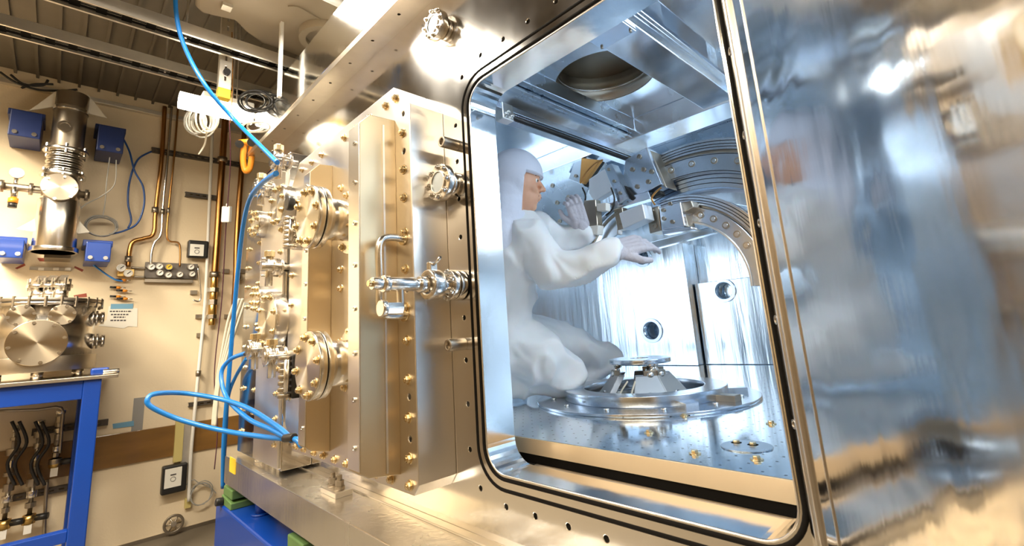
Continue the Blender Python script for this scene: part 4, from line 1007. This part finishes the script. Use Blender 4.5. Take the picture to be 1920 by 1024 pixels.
# gantry rails under the inner ceiling
def rail(x0, x1, y0, y1, z0, z1, lab):
    t = thing('gantry_rail', ((x0 + x1) / 2, y0, z1), lab, 'rail')
    MB().box((x0, y0, z0), (x1, y1, z1)).build('beam', 'inner', t, .003)
    return t
gl = rail(-1.56, -1.43, .28, 1.66, 2.50, 2.60, 'left overhead rail with a long black lead screw')
MB().box((-1.60, .28, 2.60), (-1.40, 1.66, 2.615)).build('top_flange', 'innerdull', gl, .002)
MB().box((-1.425, .28, 2.47), (-1.40, 1.66, 2.50)).build('lower_lip', 'ring', gl, .002)
xs_ = -1.415; a, b = P(958, 222, 0, xs_), P(1186, 300, 0, xs_); zz = (a.z + b.z) / 2
sc = MB(); pts = []; n_ = 70
pts = [Vector((xs_, a.y + (b.y - a.y) * i / (2 * n_), zz)) for i in range(2 * n_ + 1)]
MB().tube(pts, [.014 if i % 2 else .009 for i in range(2 * n_ + 1)], 10).build('lead_screw', 'black', gl)
c = P(945, 200, 0, xs_); MB().box((xs_ - .03, c.y - .03, zz - .03), (xs_ + .02, a.y, zz + .05)).build('drive_block', 'steel', gl, .004)
for k in range(5): MB().cyl((xs_ + .02, c.y - .02 + .012 * k, zz - .02 + .014 * (k % 3)), (xs_ + .035, c.y - .02 + .012 * k, zz - .02 + .014 * (k % 3)), .006, 10).build('screw', 'silverbolt', gl)
MB().box((xs_ - .03, b.y, zz - .03), (xs_ + .02, b.y + .05, zz + .03)).build('end_bearing', 'gold', gl, .004)
MB().box((-1.56, .40, 2.615), (-1.44, .60, ZI)).build('hanger', 'inner', gl); MB().box((-1.56, 1.4, 2.615), (-1.44, 1.6, ZI)).build('hanger', 'inner', gl)
gr = rail(-.865, -.715, .24, 1.20, 2.50, 2.56, 'right overhead rail, a broad smooth beam across the window')
MB().box((-.88, .22, 2.56), (-.70, 1.22, 2.58)).build('top_flange', 'ring', gr, .002)
MB().box((-.86, .2, 2.485), (-.72, .36, 2.50)).build('end_plate', 'ring', gr, .002)
for (x, yy) in ((-.85, .22), (-.73, .22), (-.85, .34), (-.73, .34)): MB().cyl((x, yy, 2.485), (x, yy, 2.478), .005, 10).build('screw', 'steel_dark', gr)
MB().box((-.85, .5, 2.58), (-.73, .6, ZI)).build('hanger', 'inner', gr); MB().box((-.85, 1.0, 2.58), (-.73, 1.1, ZI)).build('hanger', 'inner', gr)
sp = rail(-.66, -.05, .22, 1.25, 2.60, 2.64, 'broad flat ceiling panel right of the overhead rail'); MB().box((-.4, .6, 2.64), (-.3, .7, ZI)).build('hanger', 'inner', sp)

# big curved rings at the right
def arc_thing(name, label, c, y0, bands, a0, a1, screws, mt='ring'):
    t = thing(name, (c[0], y0, c[1] + bands[0][0]), label, 'ring mount')
    for i, (ri, ro, ya, yb_, mm) in enumerate(bands):
        MB().ringcyl((c[0], ya, c[1]), (c[0], yb_, c[1]), ri, ro, 72, *arcang(a0, a1)).build(['face_band', 'groove_ring', 'outer_ring', 'inner_lip', 'back_ring'][i % 5], mm, t, .002)
    r, n, da = screws
    for k in range(n):
        a = math.radians(a0 + da[0] + (da[1]) * k); q = Vector((c[0] + math.cos(a) * r, y0, c[1] + math.sin(a) * r))
        o_ = MB().ringcyl(q, q + Vector((0, -.004, 0)), .011, .017, 24).build('screw', 'steel_dark', t); MB().cyl(q, q + Vector((0, -.008, 0)), .010, 20).build('head', 'silverbolt', o_)
    return t
def arcang(a0, a1):
    "angles measured in the x-z plane, seen from the front"
    u, v, d = basis((0, 1, 0))
    s_ = 1 if v.z > 0 else -1
    if u.x > 0: return (math.radians(a0), math.radians(a1)) if v.z > 0 else (math.radians(-a1), math.radians(-a0))
    return (PI - math.radians(a1), PI - math.radians(a0)) if v.z > 0 else (PI + math.radians(a0), PI + math.radians(a1))
YR = 1.30
cO = P(1315, 585, 1, YR); cI = P(1290, 540, 1, YR)
arc_thing('curved_rail', 'large curved metal rail arching over the smaller one at the right', (cO.x, cO.z), YR,
          [(.700, .795, YR, YR + .10, 'ring'), (.797, .815, YR + .03, YR + .12, 'steel_dark'), (.815, .872, YR + .01, YR + .16, 'ring'), (.630, .698, YR + .05, YR + .18, 'ring'), (.56, .64, YR + .14, YR + .2, 'inner')], 0, 108, (.755, 6, (84 - 25, 8.8)))
def grooves(c, y0, rs, a0, a1, parent):
    for r in rs: MB().ringcyl((c.x, y0 - .0012, c.z), (c.x, y0 + .004, c.z), r, r + .0035, 72, *arcang(a0, a1)).build('groove', 'dark', parent)
big_rail = [o for o in COL.objects if o.name == 'curved_rail'][0]
grooves(cO, YR + .01, (.826, .840, .856), 0, 108, big_rail); grooves(cO, YR + .05, (.652, .676), 0, 108, big_rail); grooves(cO, YR, (.703, .788), 0, 108, big_rail)
arc_thing('curved_rail', 'smaller curved metal rail with screws, under the large one', (cI.x, cI.z), YR - .06,
          [(.335, .405, YR - .06, YR - .0, 'ring'), (.407, .418, YR - .04, YR + .02, 'steel_dark'), (.418, .470, YR - .055, YR + .06, 'ring'), (.325, .335, YR - .065, YR + .03, 'edge')], -5, 98, (.37, 6, (30, 10.5)))
grooves(cI, YR - .055, (.428, .440, .454), -5, 98, [o for o in COL.objects if o.name == 'curved_rail.001'][0])
# carriages and mounts on the rails: flat blocks at their own depth
def blk(pts, y, th, mt, name, lab, cat='mount block', scr=(), bevel=.004, sr=.012):
    q = [P(*p, 1, y) for p in pts]; c = sum(q, Vector()) / len(q)
    t = thing(name, c, lab, cat)
    MB().prism(q, (0, th, 0)).build('block', mt, t, bevel)
    for s_ in scr:
        p = P(*s_, 1, y); MB().ringcyl(p, p + Vector((0, -.008, 0)), sr * .5, sr, 18).cyl(p, p + Vector((0, -.004, 0)), sr * .5, 6).build('screw', 'steel_dark', t)
    return t
blk(((1172, 300), (1212, 276), (1240, 345), (1190, 372), (1166, 342)), YR - .12, .10, 'ring', 'square_carriage', 'square bolted carriage plate at the left end of the large curved rail', scr=((1199, 294), (1216, 341), (1186, 318), (1222, 322), (1207, 318), (1195, 350)))
blk(((1212, 280), (1220, 282), (1250, 352), (1242, 348)), YR - .09, .12, 'steel_dark', 'carriage_edge', 'dark bearing strip along the right side of the square carriage')
blk(((1236, 388), (1275, 378), (1284, 424), (1240, 432)), YR - .16, .09, 'ring', 'small_carriage', 'small bolted carriage at the left end of the smaller curved rail', scr=((1257, 382), (1261, 416), (1244, 394), (1245, 410)), sr=.010)
blk(((1274, 380), (1296, 376), (1300, 388), (1284, 398), (1290, 424), (1302, 430), (1284, 434)), YR - .13, .08, 'steel_dark', 'carriage_bearing', 'dark stepped bearing right of the small carriage')
blk(((1212, 392), (1234, 386), (1240, 432), (1218, 438)), YR - .14, .10, 'steel_dark', 'actuator', 'dark square actuator left of the small carriage', scr=((1222, 396), (1228, 424)), sr=.014)
blk(((1160, 400), (1204, 382), (1210, 410), (1168, 430)), YR - .25, .09, 'whiteblock', 'pale_block', 'pale blank block above the stretched out glove')
blk(((1118, 382), (1136, 380), (1136, 395), (1119, 396)), YR - .3, .04, 'white', 'white_cube', 'small white cube left of the pale blank block')
blk(((1098, 425), (1122, 422), (1120, 440), (1097, 440)), YR - .32, .05, 'white', 'white_cube', 'small white cube just above the bent sleeve')
blk(((1094, 376), (1116, 374), (1120, 424), (1098, 426)), YR - .28, .05, 'steel_dark', 'grey_block', 'upright grey metal block between the two white cubes')
blk(((1104, 336), (1134, 316), (1150, 356), (1114, 378), (1104, 362)), YR - .15, .05, 'whiteblock', 'mount_plate', 'pale flat panel below the lead screw end')
blk(((1132, 314), (1146, 306), (1178, 372), (1160, 384)), YR - .18, .07, 'innerdull', 'tie_bar', 'slanted metal bar between the pale panel and the square carriage', scr=((1142, 318), (1152, 340), (1163, 362)), sr=.009)
blk(((1140, 380), (1214, 358), (1220, 372), (1146, 394)), YR - .15, .06, 'ring', 'cross_bar', 'sloping metal bar under the square carriage', scr=((1150, 384), (1176, 376)), sr=.008)
blk(((1012, 322), (1060, 316), (1104, 352), (1086, 400), (1062, 428), (1030, 424), (1004, 396)), YR + .25, .12, 'innerdull', 'drum_plate', 'broad curved blue grey plate behind the worker\'s face', scr=((1036, 348), (1066, 370), (1012, 402), (1030, 412), (1050, 415), (1045, 380)), sr=.016)
blk(((1078, 300), (1096, 292), (1122, 302), (1090, 346), (1066, 336)), YR + .12, .10, 'innerdull', 'arc_segment', 'curved metal segment above the broad plate', scr=((1080, 330),))
blk(((1090, 296), (1126, 300), (1094, 345), (1086, 342)), YR + .10, .03, 'copper', 'copper_strap', 'copper coloured strap beside the curved metal segment')
blk(((1092, 294), (1128, 302), (1096, 350), (1088, 340)), YR + .13, .04, 'dark', 'cable_guide', 'black cable guide behind the copper strap')
t = thing('curved_bracket', P(1130, 440, 1, YR - .1), 'thin curved bracket arching above the two gloved hands', 'bracket')
c = P(1290, 540, 1, YR - .1)
pts = smooth_path([P(*p, 1, YR - .1) for p in ((1104, 456), (1116, 430), (1132, 408), (1156, 388))]); MB().tube(pts, .012, 10).build('band', 'ring', t)
pts = smooth_path([P(*p, 1, YR - .08) for p in ((1110, 462), (1124, 434), (1142, 412), (1162, 396))]); MB().tube(pts, .010, 10).build('band', 'steel_dark', t)
blk(((1122, 424), (1150, 398), (1160, 402), (1158, 440), (1128, 462), (1112, 460)), YR - .04, .05, 'inner', 'curved_plate', 'pale metal plate inside the thin curved bracket')
blk(((1142, 250), (1162, 246), (1172, 262), (1150, 266)), 1.42, .04, 'copper', 'bearing_nut', 'copper coloured block at the far end of the left overhead rail')
# lower tray of the rings
blk(((1215, 455), (1335, 424), (1340, 436), (1220, 468)), YR + .15, .05, 'inner', 'lower_tray', 'sloping metal tray edge just right of the outstretched glove')

blk(((1198, 368), (1236, 356), (1240, 364), (1202, 378)), YR - .10, .05, 'dark', 'carriage_gap_shadow', 'dark strip standing in for the shaded gap under the square carriage', 'bar')  # dark strip painted as shade between the parts
blk(((1150, 392), (1166, 388), (1172, 428), (1158, 432)), YR - .17, .05, 'steel_dark', 'upright_bracket', 'dark upright bracket left of the pale blank block', scr=((1156, 400), (1164, 420)), sr=.007)
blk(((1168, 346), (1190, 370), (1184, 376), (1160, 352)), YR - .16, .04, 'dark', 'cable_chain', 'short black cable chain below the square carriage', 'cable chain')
blk(((1240, 432), (1296, 424), (1298, 430), (1242, 440)), YR - .17, .06, 'ring', 'flat_block', 'bright flat foot under the small carriage', 'mount block')
blk(((1060, 432), (1096, 400), (1100, 408), (1068, 440)), YR - .1, .05, 'dark', 'plate_gap_shadow', 'dark strip standing in for the shaded gap between the broad plate and the grey block', 'bar')  # shade of the gap, modelled as a dark strip
for i, (pts, lab) in enumerate(((((1088, 344), (1100, 322), (1116, 306), (1130, 300)), 'copper coloured wire looping over the copper strap'), (((1092, 352), (1098, 368), (1096, 384), (1100, 396)), 'thin dark wire beside the upright grey block'),
        (((1146, 352), (1152, 372), (1148, 392), (1136, 404)), 'thin dark wire hanging below the pale flat panel'), (((1228, 384), (1222, 372), (1230, 360), (1240, 352)), 'thin copper wire at the small carriage'))):
    tag(MB().tube(smooth_path([P(*p, 1, YR - .2) for p in pts]), .005, 8).build('mount_wire', ('copper', 'black', 'black', 'copper')[i]), lab, 'wire')
# softbox body, added out of view to brighten the back wall
t = thing('hidden_softbox', (-2.72, .2, ZP), 'added cool softbox hidden inside the chamber beside the window, behind the worker', 'lamp')
MB().box((-3.24, .13, 1.18), (-2.20, .19, 2.32)).build('housing', 'white', t, .01); MB().box((-3.22, .19, 1.20), (-2.22, .205, 2.30)).build('diffuser', 'softboxcool', t)
for x in (-3.1, -2.34): MB().box((x - .02, .14, ZP), (x + .02, .3, 1.18)).build('foot', 'steel', t)

# ================================================================== THE WORKER
wk = thing('person', PD(985, 742, 2.42), 'person in white coverall and hood kneeling in the chamber, reaching right', 'person')
D = 2.46
S_ = lambda px, r: r
def Q(px, py, d=D): return PD(px, py, d)
sc_ = D / F   # metres per photo pixel at the worker
b = MB()
# torso
b.cap(Q(935, 625, 2.46), .17, Q(945, 560, 2.44), .165); b.cap(Q(945, 560, 2.44), .165, Q(955, 480, 2.44), .185); b.cap(Q(955, 480), .185, Q(962, 445), .165)
b.cap(Q(940, 455), .14, Q(985, 440), .12); b.cap(Q(962, 440), .12, Q(965, 405), .085)
b.sphere(Q(930, 610), .19)
# near arm
b.cap(Q(985, 445, 2.33), .10, Q(1035, 508, 2.27), .095); b.cap(Q(1035, 508, 2.27), .095, Q(1088, 498, 2.24), .085); b.cap(Q(1088, 498, 2.24), .085, Q(1138, 476, 2.22), .082)
b.cap(Q(990, 470, 2.33), .09, Q(1030, 520, 2.28), .06)
# far arm
b.cap(Q(1000, 430, 2.55), .10, Q(1060, 452, 2.55), .085); b.cap(Q(1060, 452, 2.55), .085, Q(1088, 436, 2.50), .075)
# near leg: thigh and folded shin
b.cap(Q(930, 640, 2.42), .17, Q(1010, 668, 2.40), .155); b.cap(Q(1010, 668, 2.40), .155, Q(1066, 706, 2.40), .095)
b.cap(Q(1066, 712, 2.42), .082, Q(960, 716, 2.42), .085); b.cap(Q(960, 716, 2.42), .085, Q(890, 722, 2.50), .07); b.cap(Q(890, 722, 2.5), .06, Q(862, 728, 2.52), .05)
# far leg: knee raised forward
b.cap(Q(960, 620, 2.62), .15, Q(1060, 648, 2.75), .125); b.cap(Q(1060, 648, 2.75), .125, Q(1138, 672, 2.85), .085)
b.cap(Q(1138, 678, 2.85), .08, Q(1090, 712, 2.80), .08); b.cap(Q(1090, 712, 2.8), .08, Q(1010, 722, 2.75), .07)
suit = blend(b, 'coverall', 'suit', wk, .014, 5)
d_ = suit.modifiers.new('folds', 'DISPLACE'); tx = bpy.data.textures.new('folds', 'CLOUDS'); tx.noise_scale = .14; tx.noise_depth = 1
d_.texture = tx; d_.strength = .022; d_.mid_level = .5; d_.texture_coords = 'GLOBAL'
d2 = suit.modifiers.new('creases', 'DISPLACE'); tx2 = bpy.data.textures.new('creases', 'MUSGRAVE'); tx2.musgrave_type = 'RIDGED_MULTIFRACTAL'; tx2.noise_scale = .17; tx2.octaves = 1.5; tx2.offset = 1
d2.texture = tx2; d2.strength = .030; d2.mid_level = .6; d2.texture_coords = 'GLOBAL'
bake(suit)
for v in suit.data.vertices:                      # cloth lies flat where it rests on the platform
    zz = v.co.z + world_loc(suit).z
    if zz < 1.141: v.co.z += 1.141 - zz
for p in suit.data.polygons: p.use_smooth = True
# head with face, in profile towards the right of the photograph
fw = (r0 * .99 + r2 * .06).normalized(); fw.z = -.12; fw.normalize()
upv = (Vector((0, 0, 1)) - fw * fw.z).normalized(); sd = fw.cross(upv).normalized()
hc_ = Q(972, 350, 2.45)
def H(f, u, s=0): return hc_ + fw * f + upv * u + sd * s
rot = Matrix((fw, sd, upv)).transposed()
b = MB()
b.sphere(H(-.01, .03), .116, 24, 16, (.96, .78, 1.0), rot)            # skull
b.sphere(H(.038, -.05), .082, 20, 14, (.88, .72, 1.05), rot)         # cheeks and jaw
b.sphere(H(.072, -.103), .030, 14, 10, (1, 1.1, .9), rot)           # chin
b.cap(H(.086, .056, -.024), .022, H(.086, .056, .024), .022)        # brow ridge
b.cap(H(.098, .040), .012, H(.132, -.008), .0135)                    # nose bridge to tip
b.sphere(H(.116, -.014, .013), .0095, 10, 8); b.sphere(H(.116, -.014, -.013), .0095, 10, 8)
b.cap(H(.112, -.044, -.016), .009, H(.112, -.044, .016), .009); b.cap(H(.109, -.060, -.014), .010, H(.109, -.060, .014), .010)
for s in (-1, 1):
    b.sphere(H(.074, -.020, s * .038), .024, 14, 10); b.sphere(H(-.005, .0, s * .094), .026, 12, 8, (.8, .4, 1.2), rot)
b.cap(H(-.02, -.06), .065, H(-.055, -.20), .07)                     # neck
b.cap(H(-.05, -.20), .075, Q(952, 470), .10)                        # down into the chest
body = blend(b, 'body', 'skin', wk, .0055, 3)
for s in (-1, 1):
    e = MB().sphere(H(.084, .028, s * .033), .0135, 14, 10).build('eye', 'eye', wk)
    MB().sphere(H(.0935, .027, s * .0375), .0062, 10, 8).build('iris', 'iris', e)
    MB().tube(smooth_path([H(.106, .052, s * .012), H(.100, .058, s * .030), H(.080, .053, s * .048)]), .0045, 6).build('eyebrow', 'brow', wk)
MB().tube(smooth_path([H(.104, -.050, -.024), H(.121, -.051, 0), H(.104, -.050, .024)]), .0035, 6).build('lips', 'lip', wk)
b = MB()
b.sphere(H(-.022, .052), .150, 26, 18, (1.0, .86, 1.0), rot); b.sphere(H(-.055, -.02), .125, 22, 14, (.85, .90, 1.25), rot)
b.cap(H(-.06, -.10), .110, H(-.085, -.22), .125); b.cap(H(-.085, -.22), .13, H(-.10, -.27), .15)
hood = blend(b, 'hood', 'hood', wk, .009, 4)
# cut the face opening out of the hood
cut = MB().obox(H(.135, -.045), fw * .115, sd * .12, upv * .098).build('cut', 'hood')
cut.rotation_euler = (0, 0, 0)
bo = hood.modifiers.new('b', 'BOOLEAN'); bo.operation = 'DIFFERENCE'; bo.object = cut; bo.solver = 'EXACT'
bake(hood); bpy.data.objects.remove(cut)
for p in hood.data.polygons: p.use_smooth = True
MB().tube(smooth_path([H(.022, .055, .098), H(.07, .056, .075), H(.118, .055, .03), H(.122, .055, 0), H(.118, .055, -.03), H(.07, .056, -.075), H(.022, .055, -.098)]), .0045, 8).build('hood_hem', 'hood', wk)
# gloved hands
def hand(wrist, tip, up, label, thumb_side=1, k=1.18, curls=(.35, .45, .5, .6)):
    "wrist and fingertip positions; palm normal roughly along up"
    L = (tip - wrist); f = L.normalized(); nrm = (up - f * up.dot(f)).normalized(); s = f.cross(nrm).normalized()
    b = MB(); pl_ = .095 * k
    def at(a, w_, n=0): return wrist + f * a + s * w_ + nrm * n
    b.cap(wrist - f * .02, .034 * k, wrist, .032 * k)
    for w_ in (-.028, -.010, .010, .028): b.cap(at(.005, w_ * k * .7), .022 * k, at(pl_, w_ * k), .0145 * k)
    for i, (w_, ln) in enumerate(((.031, .072), (.011, .082), (-.011, .077), (-.031, .060))):
        c0 = at(pl_, w_ * k); d = f * 1.0 + s * (w_ * 1.8); cu = curls[i]; p = c0
        for j, fr in enumerate((.45, .32, .25)):
            ang = cu * (j + .6); v = (d.normalized() * math.cos(ang) - nrm * math.sin(ang)); q = p + v * ln * fr * k
            b.cap(p, (.0105 - .0012 * j) * k, q, (.0098 - .0013 * j) * k); p = q
    t0 = at(.025 * k, thumb_side * .030 * k, -.008); t1 = at(.065 * k, thumb_side * .062 * k, -.022); t2 = at(.098 * k, thumb_side * .066 * k, -.035)
    b.cap(t0, .017 * k, t1, .0125 * k); b.cap(t1, .0125 * k, t2, .0095 * k)
    return blend(b, 'glove', 'glove', wk, .0042, 2)
hand(Q(1152, 470, 2.22), Q(1240, 444, 2.30), (Vector((0, 0, .75)) - r2 * .7), 'glove', 1, 1.45)
hand(Q(1090, 425, 2.48), Q(1072, 368, 2.48), (-r2 + r0 * .2), 'glove', -1, 1.15, (.5, .55, .6, .7))
b = MB(); b.cap(Q(1130, 480, 2.22), .066, Q(1150, 472, 2.22), .055); cf = blend(b, 'cuff', 'suit', wk, .007, 3)

# ================================================================== HOSES AND CABLES
def hose(pts, r, mt, label, cat='hose', n=10):
    q = [PD(*p) for p in pts]
    return tag(MB().tube(smooth_path(q, 8), r, n).build('air_hose' if cat == 'hose' else 'cable', mt), label, cat)
hose(((330, -60, 2.6), (330, 20, 2.6), (345, 85, 2.6), (385, 160, 2.6), (440, 225, 2.7), (485, 270, 2.5), (520, 305, 2.2)), .0115, 'hose', 'long blue hose from the ceiling down past the tube light to the chamber')
hose(((518, 325, 2.15), (490, 345, 2.4), (468, 375, 2.6), (455, 430, 2.75), (445, 520, 2.85), (436, 620, 2.9), (428, 720, 2.9), (420, 820, 2.9), (418, 915, 2.9)), .0125, 'hose', 'blue hose hanging straight down at the left end of the chamber')
hose(((560, 824, 2.04), (500, 820, 2.32), (420, 808, 2.5), (340, 788, 2.5), (285, 764, 2.45), (277, 748, 2.45), (295, 738, 2.5), (350, 738, 2.65), (420, 750, 2.65), (470, 768, 2.5), (520, 800, 2.22), (545, 822, 2.08)), .0125, 'hose', 'wide flat loop of blue hose reaching out left of the chamber')
hose(((462, 662, 2.72), (432, 674, 2.8), (415, 700, 2.8), (425, 745, 2.7), (465, 785, 2.48), (510, 806, 2.26), (548, 826, 2.06)), .012, 'hose', 'blue hose curling from the small valve down to the base plate')
hose(((462, 672, 2.72), (440, 710, 2.9), (428, 745, 2.92), (424, 800, 2.95), (420, 870, 2.95)), .010, 'hose', 'short blue hose beside the straight hanging one')
hose(((545, 822, 2.08), (558, 826, 2.03), (566, 838, 2.01)), .012, 'hose', 'blue hose end held by the black clip')
tag(MB().cyl(PD(534, 822, 2.10), PD(552, 820, 2.05), .018, 14).build('hose_clip', 'black', None, .004), 'black clip holding the blue hoses at the chamber foot', 'clip')
tag(MB().cyl(PD(460, 664, 2.72), PD(478, 660, 2.6), .012, 12).build('hose_fitting', 'black', None, .002), 'black push fitting where a blue hose joins the valve', 'fitting')
for i, dx in enumerate((0, 7, 13, 20)):
    hose(((462 - dx, 560, 3.3), (448 - dx, 600, 3.3), (432 - dx * .7, 650, 3.3), (412 - dx * .3, 720, 3.3), (404 - dx * .3, 800, 3.3)), .008, 'cream', ['cream cable nearest the chamber in the bundle left of it', 'cream cable second from the chamber in the bundle', 'cream cable third from the chamber in the bundle', 'cream cable farthest from the chamber in the bundle'][i], 'cable')
hose(((428, 190, 3.5), (432, 300, 3.6), (424, 420, 3.7), (416, 560, 3.8), (402, 700, 3.8), (408, 800, 3.8), (402, 880, 3.8)), .004, 'pink', 'thin dark cable hanging from the tube light down the wall', 'cable')
c = PD(425, 402, 3.68); t = thing('inline_switch', c, 'white inline box on the thin hanging cable', 'switch box')
MB().obox(c, r0 * .032, (0, 0, .065), r2 * .02).build('housing', 'white', t, .008)
MB().cyl(c + Vector((0, 0, .065)), c + Vector((0, 0, .085)), .008, 10).build('strain_relief', 'white', t)
hose(((435, 60, 3.0), (436, 160, 3.1), (432, 230, 3.2)), .003, 'copper', 'thin brown wire hanging beside the strut', 'cable')
# coils under the tube light
def coil2(c, px_r, py_r, n, d, mt, label, r=.006):
    b = MB()
    for k in range(n):
        e = random.uniform(.75, 1.15); ox = random.uniform(-8, 8)
        b.tube([PD(c[0] + ox + px_r * e * math.cos(a), c[1] + py_r * e * math.sin(a), d + .06 * math.sin(a + k)) for a in [2 * PI * i / 26 for i in range(26)]], r, 6, True)
    return tag(b.build('cable_coil', mt), label, 'cable')
coil2((372, 228), 24, 28, 5, 3.3, 'grey', 'dark grey cable coil hanging below the tube light at its left'); coil2((388, 222), 16, 26, 4, 3.2, 'cream', 'cream cable coil hanging below the tube light')
coil2((480, 190), 32, 20, 7, 3.1, 'black', 'black cable coil resting above the tube light'); coil2((478, 238), 22, 10, 4, 2.9, 'cream', 'pale cable coil drooping behind the lid corner', .005)
hose(((388, 240, 3.2), (384, 270, 3.3), (372, 290, 3.3)), .005, 'cream', 'loose cream cable end with white plug', 'cable')
# orange shackle
c = PD(463, 290, 3.4); t = thing('orange_shackle', c, 'orange shackle hanging in front of the copper pipe', 'shackle')
pts = smooth_path([PD(*p) for p in ((458, 270, 3.4), (456, 300, 3.4), (460, 320, 3.4), (468, 316, 3.4), (472, 295, 3.4), (473, 270, 3.4))]); MB().tube(pts, .020, 12).build('bow', 'orange', t)
MB().cyl(PD(449, 268, 3.4), PD(479, 266, 3.4), .024, 14).build('pin', 'orange', t); MB().cyl(PD(472, 267, 3.38), PD(472, 267, 3.33), .03, 16).build('pin_head', 'black', t); MB().cyl(PD(449, 270, 3.42), PD(449, 270, 3.36), .028, 16).build('nut', 'black', t)
# end ladder post at the far left of the chamber (blue and steel)
tag(MB().box((-3.50, .02, .05), (-3.42, .12, 1.5)).build('corner_post', 'blue', None, .004), 'blue corner post behind the left end of the base plate', 'post')

for p in PROTOS: bpy.data.objects.remove(p)
